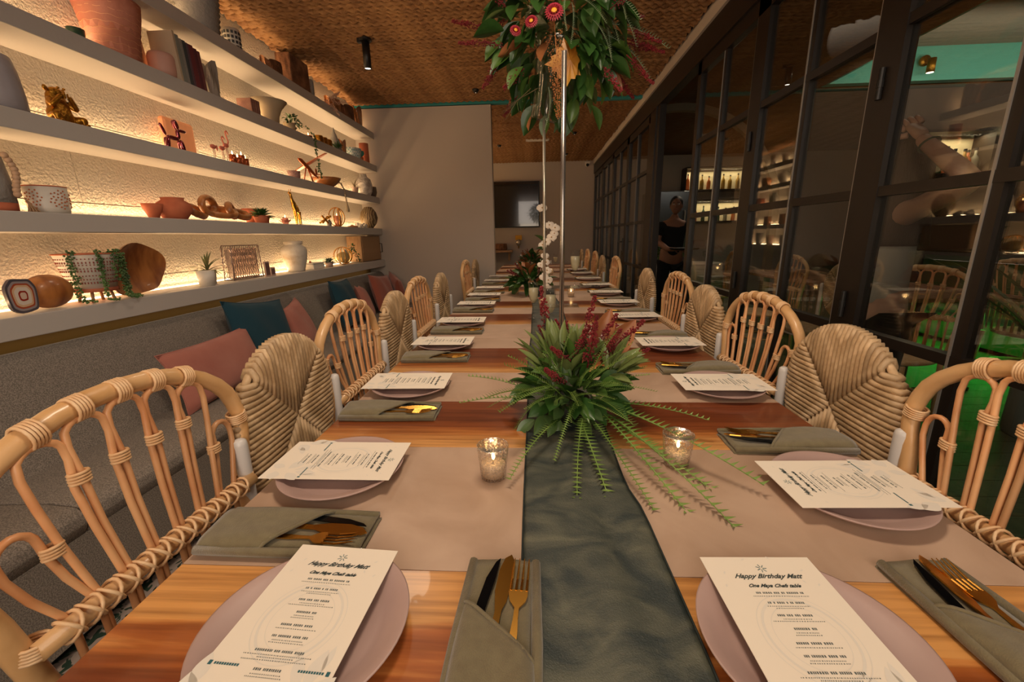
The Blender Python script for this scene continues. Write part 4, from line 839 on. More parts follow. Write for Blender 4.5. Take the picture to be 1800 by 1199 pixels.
for n_,p,q,r in [('body',(0,-.05,.062),(0,.03,.062),.011),('front_leg',(.006,.03,.06),(.010,.04,.0),.0115),('front_leg',(-.006,.03,.06),(-.012,.05,.0),.0115),('hind_leg',(.006,-.05,.06),(.010,-.065,.0),.0115),('hind_leg',(-.006,-.05,.06),(-.010,-.045,.0),.0115),('neck',(0,.03,.062),(0,.025,.11),.010),('snout',(0,.03,.108),(0,.085,.108),.009),('ear',(.006,.028,.11),(.008,.008,.155),.010),('ear',(-.006,.028,.11),(-.008,.015,.155),.010),('tail',(0,-.052,.066),(0,-.08,.12),.008)]:
    sausage(p,q,r).build(n_,MAROON,t,True)
tag(MB().box((0,0,.095),(.035,.215,.19)).build('salt_slab',SALT,None,loc=at(2,2.46,-2.0),bevel=.018),'glowing orange stone slab standing behind the balloon dog','stone slab')
for i,(dy,hh,b_) in enumerate(((0,.14,1),(.075,.15,0),(.115,.19,0))):
    t=thing('flamingo','pink flamingo figurine, %s of three on the middle shelf'%NTH[i],'figurine',at(2,2.60+dy,-1.91),group='pink flamingo figurines'); FM=M('flamingo_pink',S('c8705c'),.6)
    MB().ball((0,0,hh*.55),(.012,.022,.013),12,8).build('body',FM,t,True)
    if not b_: MB().tube([(0,.015,hh*.58),(0,.026,hh*.7),(0,.014,hh*.85),(0,.010,hh*.97),(0,.020,hh),(0,.030,hh*.96),(0,.033,hh*.9)],[.005,.004,.0035,.0035,.006,.004,.002],8).build('neck_and_head',FM,t,True)
    else: MB().tube([(0,.015,hh*.58),(0,.03,hh*.62),(0,.032,hh*.5),(0,.03,hh*.42)],[.005,.004,.005,.002],8).build('neck_and_head',FM,t,True)
    for s in (-1,1): MB().tube([(s*.004,0,hh*.5),(s*.004,.004,hh*.25),(s*.005,-.002,0)],.0016,6).build('leg',M('dark_pink',S('8a4438'),.6),t)
for i,(dy,hh) in enumerate(((0,.06),(.045,.05),(.085,.07),(.12,.055))):
    tealight('copper faceted candle holder, %s of four beside the flamingos'%NTH[i],2,2.76+dy,-1.91,.019,hh,COPPER,'copper candle holders on the middle shelf')
pot('speckled_cup','small speckled mauve cup beside the copper aeroplane','cup',2,3.49,cup(.042,.048,.065),M('mauve_speckle',S('8e6a66'),.7,col2=S('b08c84'),scale=90))
t=thing('model_aeroplane','copper coloured wooden model aeroplane on the middle shelf','model aeroplane',at(2,3.66,-1.90)); t.rotation_euler=(0,0,0)
MB().tube([(0,-.13,.165),(0,-.10,.16),(0,0,.12),(0,.10,.075),(0,.16,.055)],[.006,.016,.018,.012,.005],10).build('fuselage',COPPER,t,True)
MB().prism([(-.02,-.03),(.20,-.01),(.20,.03),(.0,.04),(-.14,.03),(-.14,-.01)],0,.006).build('wing',COPPER,t,loc=(.0,-.02,.13)).rotation_euler=(.1,-.45,0); MB().prism([(-.05,0),(.05,0),(.05,.03),(-.05,.03)],0,.004).build('tailplane',COPPER,t,loc=(0,.12,.075)); MB().box((0,.14,.1),(.004,.03,.05)).build('fin',COPPER,t)
MB().tube([(0,.0,.12),(0.02,.03,.0)],.006).tube([(0,-.02,.12),(-.03,-.03,.0)],.005).build('support',COPPER,t,True)
t=thing('wooden_bowl','gold brown wooden bowl with a bead tassel hanging from it on the middle shelf','bowl',at(2,4.0,-1.91)); MB().lathe([(0,0),(.05,0),(.10,.035),(.125,.075),(.118,.077),(.09,.04),(0,.012)],32).build('body',WOODC,t,True)
P=[(.02,.08,.07),(.07,.13,.045),(.085,.16,-.01),(.086,.17,-.08),(.087,.18,-.14)]
for i in range(16):
    u=i/15*3.999; k=int(u); p=Vector(P[k])*(1-u+k)+Vector(P[k+1])*(u-k); inst('bead',MB().ball((0,0,0),.009,8,6).mesh('bead',BEIGE,True) if i==0 else bead,t,p)
    if i==0: bead=[o for o in COL.objects if o.parent is t][-1].data
MB().lathe([(0,0),(.02,0),(.014,.05),(.006,.07),(0,.07)],14,(.087,.18,-.21)).build('tassel',BEIGE,t,True)
def airplant(lab,k,y,mat,s=1,pr=.03,pm=WHITEC,n=14,x=-1.93,w=.009,L=.09):
    t=thing('air_plant_pot',lab,'potted plant',at(k,y,x),sc=s); MB().lathe([(0,0),(pr*.8,0),(pr,.055),(pr*1.02,.06),(pr*.9,.06),(pr*.7,.02),(0,.02)],24).build('pot',pm,t,True)
    lm=leafme('long_leaf',mat,L,w,.5,8,.7); rr=random.Random(int(y*100))
    for i in range(n): a=2*PI*i/n*2.4; e=.35+.9*(i%4)/3; inst('long_leaf',lm,t,(0,0,.055),quat=orient((math.cos(a)*(1.4-e),math.sin(a)*(1.4-e),e)),scale=rr.uniform(.8,1.2))
    return t
airplant('spiky air plant in a pink cup near the corner of the middle shelf',2,4.66,leafm('airplant_dry','6a5a3c','8c7a54'),1.1,.035,BLUSH)
pot('marbled_vase','grey and white marbled vase at the corner end of the middle shelf','vase',2,4.93,[(0,0),(.06,0),(.085,.05),(.09,.12),(.075,.18),(.04,.205),(.035,.235),(.03,.235),(.03,.2),(0,.2)],MARBLE)
pot('dark_brown_vase','small dark brown vase behind the marbled vase','vase',2,5.05,[(0,0),(.04,0),(.055,.05),(.05,.11),(0,.12)],M('dark_brown_glaze',S('5c4a3c'),.5),x=-1.89)
# fourth shelf
t=thing('grey_vase','tall grey textured vase with a terracotta foot at the left edge of the frame','vase',at(3,1.475,-1.945)); MB().lathe([(0,.03),(.066,.03),(.064,.10),(.055,.2),(.045,.24),(.04,.24),(.04,.05),(0,.05)],40,wob=lambda a,z:.02*math.sin(20*a)*math.sin(z*160)).build('body',GREYC,t,True); MB().lathe([(0,0),(.064,0),(.066,.03),(0,.03)],32).build('foot',TERRA,t,True)
t=thing('bead_garland','wooden bead garland with a tassel hanging over the tall grey vase','garland',at(3,1.525,-1.868)); bm2=MB().ball((0,0,0),.0115,10,7).mesh('bead',M('pale_bead',S('b8977a'),.6),True)
for i in range(10): inst('bead',bm2,t,(.0,-.03+.012*math.sin(i*.5)+.002*i,.19-.0145*i))
for i in range(12): MB().tube([(0,-.006,.05),(.003*math.cos(i),.006+.002*math.sin(i*2),.03),(.012*math.cos(i*1.3),.015+.012*math.sin(i*2.1),.002)],.0022,5).build('tassel_thread',M('tassel',S('a08060'),.9),t)
t=thing('motif_pot','white pot with an orange floral motif and terracotta rim on the fourth shelf','pot',at(3,1.635,-1.915)); MB().lathe([(0,0),(.056,0),(.06,.02),(.062,.098),(.056,.098),(.054,.02),(0,.02)],36).build('body',WHITEC,t,True); MB().tube([(.061*math.cos(a),.061*math.sin(a),.1) for a in [2*PI*j/30 for j in range(30)]],.0026,6,closed=True).build('rim',TERRA,t,True)
b=MB()
for j in range(3):
    a0=-.4+j*1.3-1
    for i in range(26):
        a=i*2.4; r=.003+.0058*math.sqrt(i); an=a0+r*math.cos(a)*16; b.ball((.0622*math.cos(an),.0622*math.sin(an),.052+r*math.sin(a)*1.15),(.0028,.0028,.0032),6,4)
b.build('floral_motif',M('orange_print',S('b5663c'),.7),t)
pot('terracotta_pot','terracotta double pot on the fourth shelf','pot',3,2.25,[(0,0),(.05,0),(.082,.045),(.078,.08),(.05,.1),(.052,.112),(.042,.112),(.04,.1),(0,.09)],TERRA); pot('terracotta_cup','small terracotta spout cup left of the terracotta pot','pot',3,2.145,[(0,0),(.02,0),(.04,.05),(.045,.075),(.04,.075),(0,.02)],TERRA,x=-1.955)
t=thing('wooden_chain','carved wooden chain link sculpture on the fourth shelf','sculpture',at(3,2.60,-1.93)); t.rotation_euler=(0,0,.0)
for i,(y,z,rx,ry,rz,a,b_) in enumerate(((-.2,.05,0,.7,.4,.075,.045),(-.10,.09,0,1.5,.3,.085,.05),(0,.055,0,.5,-.3,.085,.05),(.09,.07,0,1.3,.5,.075,.045),(.17,.05,0,.6,.1,.075,.04))):
    R_=Matrix.Rotation(rz,3,'Z')@Matrix.Rotation(ry,3,'Y'); MB().tube([Vector((0,y,z))+R_@Vector((b_*math.sin(q)*.9,a*math.cos(q),0)) for q in [2*PI*j/22 for j in range(22)]],.021,9,closed=True,sq=.8).build('chain_link',WOODC,t,True)
def agave(lab,k,y,n=26,s=1,x=-1.92,mat=None,pm=TERRA,pr=.045):
    t=thing('succulent',lab,'potted plant',at(k,y,x),sc=s); MB().lathe([(0,0),(pr*.8,0),(pr,.04),(pr*.9,.045),(0,.04)],22).build('pot',pm,t,True); lm=leafme('thick_leaf',mat or leafm('agave','24451f','4a7a3a'),.075,.026,.15,6,.8,.3)
    for i in range(n): a=i*2.4; e=.1+1.6*(i/n); inst('thick_leaf',lm,t,(0,0,.03+.02*i/n),quat=orient((math.cos(a),math.sin(a),e)),scale=1.1-.4*i/n)
    return t
agave('dark green spiky succulent after the wooden chain on the fourth shelf',3,2.94,30,1.15,-1.90); pot('terracotta_bowl','terracotta bowl behind the spiky succulent','bowl',3,2.98,[(0,0),(.04,0),(.06,.05),(.065,.1),(.06,.1),(0,.04)],TERRA,x=-1.99)
t=thing('lotus_candle','pink lotus-shaped candle holder with a lit candle on the fourth shelf','candle',at(3,3.26,-1.92)); pm_=leafme('petal',M('lotus_pink',S('c9806c'),.5),.045,.03,-.35,5)
for i in range(10): a=2*PI*i/10; inst('petal',pm_,t,(.008*math.cos(a),.008*math.sin(a),.008),quat=orient((math.cos(a),math.sin(a),.25+.3*(i%2))))
MB().lathe([(0,0),(.02,0),(.022,.05),(0,.05)],16).build('candle',WAX,t,True); MB().lathe([(0,0),(.004,.006),(0,.024)],8,(0,0,.05)).build('flame',FLAME,t,True)
t=thing('giraffe_statuette','slender brass giraffe-like statuette on the fourth shelf','statuette',at(3,3.42,-1.92))
J=[(0,.03,.13,.02),(0,-.01,.15,.02),(0,-.035,.20,.012),(0,-.045,.245,.010),(0,-.07,.24,.007),(.01,.04,.09,.009),(.01,.045,0,.005),(-.01,.05,.09,.009),(-.01,.06,0,.005),(.01,-.012,.09,.009),(.01,-.01,0,.005),(-.01,0,.09,.009),(-.01,.012,0,.005)]
skin('body',J,[(0,1),(1,2),(2,3),(3,4),(0,5),(5,6),(0,7),(7,8),(1,9),(9,10),(1,11),(11,12)],GOLD,t)
for s in (-1,1): MB().tube([(s*.006,-.045,.25),(s*.008,-.042,.27)],.002,6).build('ear',GOLD,t)
t=thing('jack_sculpture','gold beaded jack-shaped sculpture on the fourth shelf','sculpture',at(3,3.90,-1.92))
for k,(d) in enumerate(((.0,.9,.5),(0,-.9,.5),(.9,.1,.5))):
    d=Vector(d).normalized(); b=MB()
    for j in range(-4,5): b.ball(Vector((0,0,.06))+d*.014*j,.0095,9,6)
    b.build('beaded_rod',GOLD2,t,True)
t=thing('gold_rings','interlocked thin brass rings standing on the fourth shelf','sculpture',at(3,4.14,-1.92))
for j in range(3): R_=Matrix.Rotation(.5*j-.5,3,'Z'); MB().tube([Vector((0,.02*j,.092))+R_@Vector((0,.088*math.cos(q),.088*math.sin(q))) for q in [2*PI*i/36 for i in range(36)]],.0045,7,closed=True).build('ring',GOLD,t,True)
airplant('tiny succulent in a grey cup inside the brass rings',3,4.05,leafm('succ_grey','4c5a48','7c8a74'),.8,.03,GREYC,12,-1.96,.014,.04)
tealight('lit pink pillar candle behind the brass rings',3,4.25,-1.97,.035,.11,M('candle_glass',S('b5765c'),.4))
pot('round_disc','flat round brown dish beside the brass rings','dish',3,4.50,[(0,0),(.045,0),(.06,.012),(.02,.02),(.01,.03),(0,.03)],WOODC)
t=thing('white_coral','knobbly white coral piece near the corner of the fourth shelf','coral',at(3,4.72,-1.92)); rr=random.Random(5)
for i in range(9): MB().ball((rr.uniform(-.04,.04),rr.uniform(-.08,.08),rr.uniform(.015,.03)),(.02,.03,rr.uniform(.015,.03)),8,6).build('coral_lobe',WHITEC,t,True)
pot('round_brown_vase','round brown patterned vase at the corner end of the fourth shelf','vase',3,4.98,[(0,0),(.04,0),(.085,.06),(.10,.12),(.085,.18),(.045,.235),(.03,.24),(0,.235)],M('brown_swirl',S('5a4530'),.5,col2=S('94805e'),kind='wave',scale=14,dist=6))
# lowest shelf
t=thing('agate_slab','polished agate slab with red and grey banding on the lowest shelf','agate',at(4,1.435,-1.885)); 
def agp(s,sd=0): return [(s*.047*(1+.03*math.sin(5*a+sd))*math.copysign(abs(math.cos(a))**.6,math.cos(a)),s*.062*(1+.03*math.sin(7*a+1+sd))*math.copysign(abs(math.sin(a))**.7,math.sin(a))+.0655) for a in [2*PI*i/40 for i in range(40)]]
def vert(b,poly,x0,x1): n=len(poly); b.add([(x0,y,z) for y,z in poly]+[(x1,y,z) for y,z in poly],[tuple(range(n-1,-1,-1)),tuple(range(n,2*n))]+[(i,(i+1)%n,(i+1)%n+n,i+n) for i in range(n)]); return b
for i,(s,cc) in enumerate(((1,'4c4850'),(.86,'8d8488'),(.74,'9c4a30'),(.64,'c9a888'),(.52,'d0c4b8'),(.3,'8e2a20'),(.2,'c9b0a0'))):
    vert(MB(),agp(s),-.006 if i==0 else .006+.0004*i,.006+.0005*(i+1)).build('agate_band',M('agate_'+cc,S(cc),.2),t)
t=MB().ball((0,0,.067),(.055,.083,.066),28,16).build('wooden_ovoid',WOODC,None,True,loc=at(4,1.56,-1.93)); tag(t,'smooth oval wooden vessel lying beside the agate slab','wooden vessel')
t=thing('planter_on_legs','white planter with red dotted bands on a wooden stand, trailing string plant','potted plant',at(4,1.745,-1.935))
MB().lathe([(0,.06),(.075,.06),(.105,.20),(.107,.205),(.10,.205),(.07,.075),(0,.075)],40).build('pot',WHITEC,t,True); MB().tube([(.1065*math.cos(a),.1065*math.sin(a),.205) for a in [2*PI*j/36 for j in range(36)]],.003,6,closed=True).build('rim',TERRA,t,True)
MB().lathe([(0,.045),(.08,.045),(.08,.06),(0,.06)],30).build('saucer',TERRA,t,True)
b=MB(); 
for r_i,z in enumerate((.085,.10,.115,.135,.145,.16,.17,.185)):
    rad=.0765+(z-.06)*.214
    for j in range(54): a=2*PI*j/54; b.box((rad*math.cos(a),rad*math.sin(a),z),(.002,.004,.0045 if r_i%3 else .008),rz=a)
b.build('red_dots',M('red_print',S('8a4438'),.7),t)
for a in (.5,2.1,3.7,5.3): MB().tube([(.06*math.cos(a),.06*math.sin(a),.0),(.05*math.cos(a),.05*math.sin(a),.05)],.006,6).build('stand_leg',PALEW,t,True)
SPG=leafm('string_green','2f4d22','55793a'); rr=random.Random(9)
for i,(a,L) in enumerate(((-1.25,.20),(-1.15,.28),(-.45,.28),(-.38,.16),(.05,.10),(.3,.26),(.37,.15),(.62,.28),(.68,.2),(.95,.30),(1.02,.26),(1.1,.22),(1.2,.3))):
    b=MB(); P=[(.085*math.cos(a),.085*math.sin(a),.208),(.102*math.cos(a),.102*math.sin(a),.216),(.114*math.cos(a),.114*math.sin(a),.20)]
    zz=.20
    while zz>.20-L and zz>-.03: zz-=.013; P.append(((.113 if zz>.02 else .118)*math.cos(a)*1.0+rr.uniform(-.003,.003),.113*math.sin(a)+rr.uniform(-.003,.003),zz)) if zz>.008 else P.append((P[-1][0]+.002,P[-1][1]+.010,.010))
    b.tube(P,.0012,4)
    for q in P:
        for s in range(3): b.ball(Vector(q)+Vector((rr.uniform(-.006,.006),rr.uniform(-.008,.008),rr.uniform(-.005,.005))),(.004,.005,.004),6,4)
    o=b.build('trailing_stem',SPG,t,True); o['kind']='stuff'
t=thing('wooden_root_bowl','large rough brown root-wood bowl leaning on edge on the lowest shelf','bowl',at(4,1.965,-1.95)); b=MB()
def fn(u,v):
    a=2*PI*u; R=.13*(1+.10*math.sin(2*a+.6)+.05*math.sin(5*a)); r=R*math.sin(v*PI*.5) if v<1 else R; d=.065*(1-math.cos(v*PI*.5))
    return (-.05+d*1.0, r*math.cos(a)*1.15, .122+r*math.sin(a)*.97)
b.grid(fn,40,10)
def fn2(u,v):
    x,y,z=fn(u,1); x2,y2,z2=fn(u,1-v*.95); return (x+.004-.035*math.sin(v*PI/2)**.7, y+(0-y)*v*.98, z+(.122-z)*v*.98)
b.grid(fn2,40,8); b.build('body',WOODC,t,True)
tag(MB().lathe(cup(.038,.045,.085),28).build('white_cup',WHITEC,None,True,loc=at(4,2.33,-1.89)),'plain white tapered cup in front of the air plant pot','cup')
airplant('reddish green air plant in a white pot on the lowest shelf',4,2.43,leafm('airplant_red','4a5c34','8a6a50'),1.35,.032,WHITEC,20,-1.955,.011,.085)
t=thing('wire_rack','rose-tinted glass and wire lattice rack standing on the lowest shelf','rack',at(4,2.70,-1.92)); WM=M('rose_wire',S('8f7a74'),.35,.6)
for x in (-.03,.03):
    MB().tube([(x,-.15,.008),(x,.15,.008),(x+.0,.13,.22),(x,-.13,.22)],.004,6,closed=True).build('frame',WM,t,True)
    for k in range(14):
        y=-.14+.0215*k; MB().tube([(x,y+.006*(-1)**j,.012+.0205*j) for j in range(11)],.0018,4).build('wire',WM,t)
for y in (-.13,.13): MB().tube([(-.03,y,.008),(.03,y,.008)],.004,6).build('foot_bar',WM,t)
MB().box((0,0,.11),(.045,.25,.19)).build('glass_block',M('rose_glass',S('cdb8ae'),.15,trans=.8),t,bevel=.006)
for y,h_,lab in ((2.91,.105,'taller'),(2.97,.06,'shorter')): t=thing('photo_frame','%s small mauve frame beside the lattice rack'%lab,'frame',at(4,y,-1.90)); MB().box((0,0,h_/2),(.012,.05,h_)).build('border',BLUSH,t); MB().box((.0065,0,h_/2),(.002,.038,h_-.02)).build('picture',M('dusk_print',S('6a4c48'),.6),t)
t=thing('ginger_jar','large pale stoneware jar with a rough brown base on the lowest shelf','jar',at(4,3.37,-1.95)); MB().lathe([(0,0),(.062,0),(.066,.015),(.088,.09),(.098,.16),(.09,.19),(.066,.205),(.062,.215),(.072,.222),(.072,.24),(.064,.24),(.058,.21),(0,.2)],36).build('body',M('stoneware',S('a8937a'),.5,col2=S('c9c0b4'),scale=6,st=(1,1,2),lo=.3,hi=.5,bump=.3),t,True)
t=thing('white_box','small low white lidded box on the lowest shelf','box',at(4,3.62)); MB().box((0,0,.022),(.09,.19,.044)).build('body',WHITEC,t,bevel=.004); MB().box((0,0,.05),(.095,.195,.01)).build('lid',WHITEC,t,bevel=.003); MB().ball((0,-.06,.062),.010,10,6).build('knob',TERRA,t,True)
agave('grey-green rosette succulent in a pale cup on the lowest shelf',4,3.87,34,.95,-1.92,leafm('rosette','4a5c50','7f907c'),BLUSH,.04)
t=thing('gold_wire_basket','round gold wire basket ornament on the lowest shelf','basket',at(4,4.20,-1.93))
for j in range(7): R_=Matrix.Rotation(PI*j/7,3,'Z'); MB().tube([Vector((0,0,.088))+R_@Vector((.09*math.cos(q),0,.085*math.sin(q))) for q in [2*PI*i/24 for i in range(24)]],.003,5,closed=True).build('wire_hoop',GOLD,t,True)
MB().ball((0,0,.07),(.065,.065,.055),16,10).build('woven_core',M('straw',S('a08a60'),.8,bump=.8,bscale=60),t,True)
t=thing('greenery_garland','dark green vine trailing beside the gold wire basket','plant',at(4,4.42,-1.90)); P=[(0,-.12,.15),(0,-.06,.17),(0,.0,.15),(0,.04,.1),(0,.07,.05),(.0,.10,.01)]; MB().tube(P,.003,5).build('stem',STEMM,t,True)
for i,p in enumerate(P): scatter(t,leafme('vine_leaf',SPG,.03,.018,.2),'vine_leaf',7,p,(.02,.02,.015),rr,.2,1,0,None)
tag(MB().box((0,0,.07),(.02,.09,.14)).build('white_tile',WHITEC,None,loc=at(4,4.36,-1.98)),'small white tile leaning behind the vine','tile')
t=thing('wooden_cabinet','ribbed oak box cabinet with a dark handle at the corner end of the lowest shelf','cabinet',at(4,4.83,-1.955)); MB().box((0,0,.14),(.16,.56,.27)).build('body',PALEW,t,bevel=.003)
rs=MB().box((0,0,0),(.006,.009,.25)).mesh('rib',PALEW)
for k in range(44): inst('rib',rs,t,(.083,-.26+.012*k,.14))
MB().tube([(.085,.255,.19),(.11,.255,.19),(.11,.255,.09),(.085,.255,.09)],.005,6).build('handle',BLK,t,True)
# shelves beyond the partition: reflected in the glass doors
rr=random.Random(31); cols=[TERRA,WHITEC,GREYC,PINKCER,WOODC,BEIGE,BLUSH]; ci=0
for k in range(5):
    y=5.7; ii=0
    while y<9.0:
        m=cols[rr.randrange(7)]; r=rr.uniform(.05,.09); h=rr.uniform(.08,.22); ty=rr.randrange(3)
        pr=[cup(r*.8,r,h),[(0,0),(r*.6,0),(r,h*.4),(r*.8,h*.75),(r*.4,h*.85),(r*.45,h),(0,h)],[(0,0),(r,0),(r,h),(0,h)]][ty]
        pot(['bowl','vase','jar'][ty],'%s ornament from the partition on the %s far shelf, a small %s'%(NTH[ii],nm[k],['bowl','vase','jar'][ty]),['bowl','vase','jar'][ty],k,y,pr,m)['group']='ornaments on the shelves beyond the partition'
        y+=rr.uniform(.33,.6); ii+=1
# ================================================================ BEYOND THE GLASS
t=thing('bar_side_table','long wooden table behind the glass doors','table',(3.05,4.4,0)); MB().box((0,0,.735),(.85,2.6,.03)).build('tabletop',WOODD,t,bevel=.003)
for y in (-.9,.9): MB().tube([(0,y,.72),(0,y,.03)],.03).build('leg',BLK,t,True); MB().box((0,y,.015),(.6,.5,.03)).build('foot',BLK,t)
t=thing('white_clothed_table','small table under a pale cloth seen through the open doorway','table',(2.45,7.25,0)); b=MB()
b.lathe([(0,.752),(.60,.752),(.63,.745),(.65,.5),(.68,.02)],60,sy=.7,wob=lambda a,z:(.75-z)*.05*math.sin(18*a)); b.build('tablecloth',M('pale_cloth',S('b0a698'),.9),t,True); MB().tube([(0,0,.0),(0,0,.74)],.04).build('pedestal',BLK,t)
rr=random.Random(77)
for i in range(8):
    x,y=2.05+.11*i,7.0+.13*(i%3); q=thing('wine_glass','%s clear stemmed glass from the left on the pale clothed table'%NTH[i],'glass',(x,y,.753),group='stemmed glasses on the clothed table')
    MB().lathe([(0,0),(.03,0),(.004,.006),(.004,.08),(.03,.12),(.032,.19),(.03,.19),(.027,.12),(0,.09)],18).build('bowl',CLEAR,q,True)
t=thing('foliage_arrangement','bushy green arrangement on the pale clothed table in the doorway','flower arrangement',(2.25,7.35,.753)); MB().lathe([(0,0),(.06,0),(.07,.08),(0,.08)],14).build('vase',BLK,t,True)
scatter(t,[LF['broad'],LF['broad2']],'broad_leaf',110,(0,0,.16),(.22,.2,.16),rr,.3,1,0,None,(1.2,1.8))
t=thing('steel_fridge','tall stainless steel fridge door at the back of the bar','fridge',(2.55,8.8,0)); MB().box((0,0,1.0),(.75,.6,2.0)).build('body',M('steel',S('8d9094'),.25,.9),t,bevel=.01); MB().tube([(.28,-.33,.8),(.28,-.36,.85),(.28,-.36,1.6),(.28,-.33,1.65)],.012).build('handle',FRAMEL,t,True)
LIQ=[M('amber_liquor',S('b5622a'),.2,trans=.3,emit=S('a05020'),es=.15),M('clear_liquor',S('b8b09a'),.2,trans=.4),M('gold_liquor',S('c0963a'),.2,trans=.3),M('green_bottle',S('3a5a3a'),.2,trans=.3)]
def niche(lab,x0,x1,y,z0,z1,n,seed,e=5):
    t=thing('bar_shelf_unit',lab,'shelf',((x0+x1)/2,y,z0)); w_=x1-x0; MB().box((0,.12,(z1-z0)/2),(w_,.02,z1-z0)).build('back',M('niche_back',S('d8c8a4'),.8),t); MB().box((0,0,-.01),(w_,.26,.03)).build('shelf_board',M('dark_oak',S('3e2e20'),.6),t); MB().box((0,0,z1-z0+.01),(w_,.26,.03)).build('top_board',M('dark_oak'),t)
    for s in (-1,1): MB().box((s*w_/2,0,(z1-z0)/2),(.02,.26,z1-z0)).build('side_board',M('dark_oak'),t)
    light('AREA','niche_light',((x0+x1)/2,y,z1-.02),e*w_,(1,.8,.5),w_*.9,.06,rot=(math.radians(-8),0,0)); rr=random.Random(seed)
    for i in range(n):
        x=x0+w_*(i+.5)/n; h=rr.uniform(.24,.30)*min(1,(z1-z0)/.34); m=rr.choice(LIQ); q=thing('bottle','%s bottle from the left, %s'%(NTH[i],lab),'bottle',(x,y+rr.uniform(-.03,.02),z0+.006),group='bottles on '+lab)
        MB().lathe([(0,0),(.035,0),(.037,.01),(.037,h*.55),(.03,h*.65),(.013,h*.75),(.013,h*.92),(0,h*.92)],14).build('body',m,q,True); MB().lathe([(0,0),(.015,0),(.015,.025),(0,.025)],10,(0,0,h*.92)).build('cap',BLK,q)
niche('lit bar niche behind the standing woman',4.15,4.85,5.19,1.80,2.22,9,1,4)
niche('upper lit bar niche on the far bar wall',2.95,4.2,9.02,2.05,2.45,9,2,4); niche('lower lit bar niche on the far bar wall',3.0,4.2,9.02,1.45,1.85,8,3,4)
t=thing('bar_counter','low green-lit bar counter along the far side behind the glass','bar',(4.75,3.4,0)); MB().box((0,0,.5),(.5,3.6,.9)).build('body',M('green_panel',S('3d5a3a'),.6),t); MB().box((-.02,0,.97),(.6,3.7,.05)).build('counter_top',M('dark_oak'),t); MB().box((-.24,0,.46),(.015,3.5,.02)).build('green_tube',M('green_glow',S('20ff40'),.5,emit=(.05,1,.1),es=6),t)
o=MB().tube([(1.7+1.20*math.cos(a),5.5,1.45+1.20*math.sin(a)) for a in [PI*.58*i/30 for i in range(31)]],.055,4).tube([(2.9,5.5,0),(2.9,5.5,1.45)],.055,4).build('arch_frame',M('cream_arch',S('8a7c66'),.8)); tag(o,'pale curved arch frame standing behind the glass doors','arch')
t=thing('round_planter','grey cylindrical planter on the floor behind the near glass door','planter',(3.05,2.45,0)); MB().lathe([(0,0),(.19,0),(.2,.02),(.2,.42),(.18,.42),(.18,.38),(0,.38)],36).build('pot',M('grey_planter',S('6d706c'),.7),t,True)
lm=leafme('long_leaf',G4,.8,.05,.35,10,.7)
for i in range(16): a=i*2.4; inst('long_leaf',lm,t,(.05*math.cos(a),.05*math.sin(a),.4),quat=orient((math.cos(a)*.5,math.sin(a)*.5,1)),scale=rr.uniform(.7,1.1))
t=thing('wall_spotlight','brass spotlight on the mint soffit behind the glass','spotlight',(4.05,5.17,2.92)); MB().lathe([(0,0),(.05,0),(.05,.03),(0,.03)],18,rot=Matrix.Rotation(PI/2,3,'X')).build('mount',GOLD2,t,True); MB().lathe([(0,-.13),(.035,-.13),(.035,0),(0,0)],18,(.02,-.08,0)).build('body',GOLD2,t,True); MB().lathe([(0,-.132),(.03,-.132),(.03,-.131),(0,-.131)],16,(.02,-.08,0)).build('lens',LAMPM,t)
spot('black cylinder spotlight on the ceiling behind the glass, nearer one',2.1,3.0,.16); spot('black cylinder spotlight on the ceiling behind the glass, farther one',2.3,4.4,.16)
# ================================================================ PEOPLE
def hand(t,p,d,up,mat,s=1,curl=.5,side=1):
    p=Vector(p);d=Vector(d).normalized();up=Vector(up); up=(up-d*up.dot(d)).normalized(); sd=d.cross(up)
    J=[tuple(p-d*.03)+(.024*s,),tuple(p+d*.025*s)+((.034*s,.017*s),),tuple(p+d*.07*s)+((.036*s,.014*s),)]
    skin('palm',J,[(0,1),(1,2)],mat,t,2)
    for i,(o,L) in enumerate(((-.028,.068),(-.0095,.078),(.0095,.072),(.027,.056))):
        q=p+d*.075*s+sd*o*s; P=[q-d*.02*s]; dd=d.copy()
        for k in range(3): P.append(P[-1]+dd*L*s*(.55 if k==0 else .38)); dd=(dd-up*curl*(.5+.2*k)).normalized()
        MB().tube(P,[.0092*s,.009*s,.008*s,.0062*s],8).build('finger',mat,t,True)
    q=p+d*.02*s-sd*.03*side*s; MB().tube([q,q+(d*.5-sd*.8*side)*.03*s,q+(d*.9-sd*.7*side-up*.3)*.055*s,q+(d*1.2-sd*.4*side-up*.6)*.07*s],[.012*s,.011*s,.0095*s,.007*s],8).build('thumb',mat,t,True)
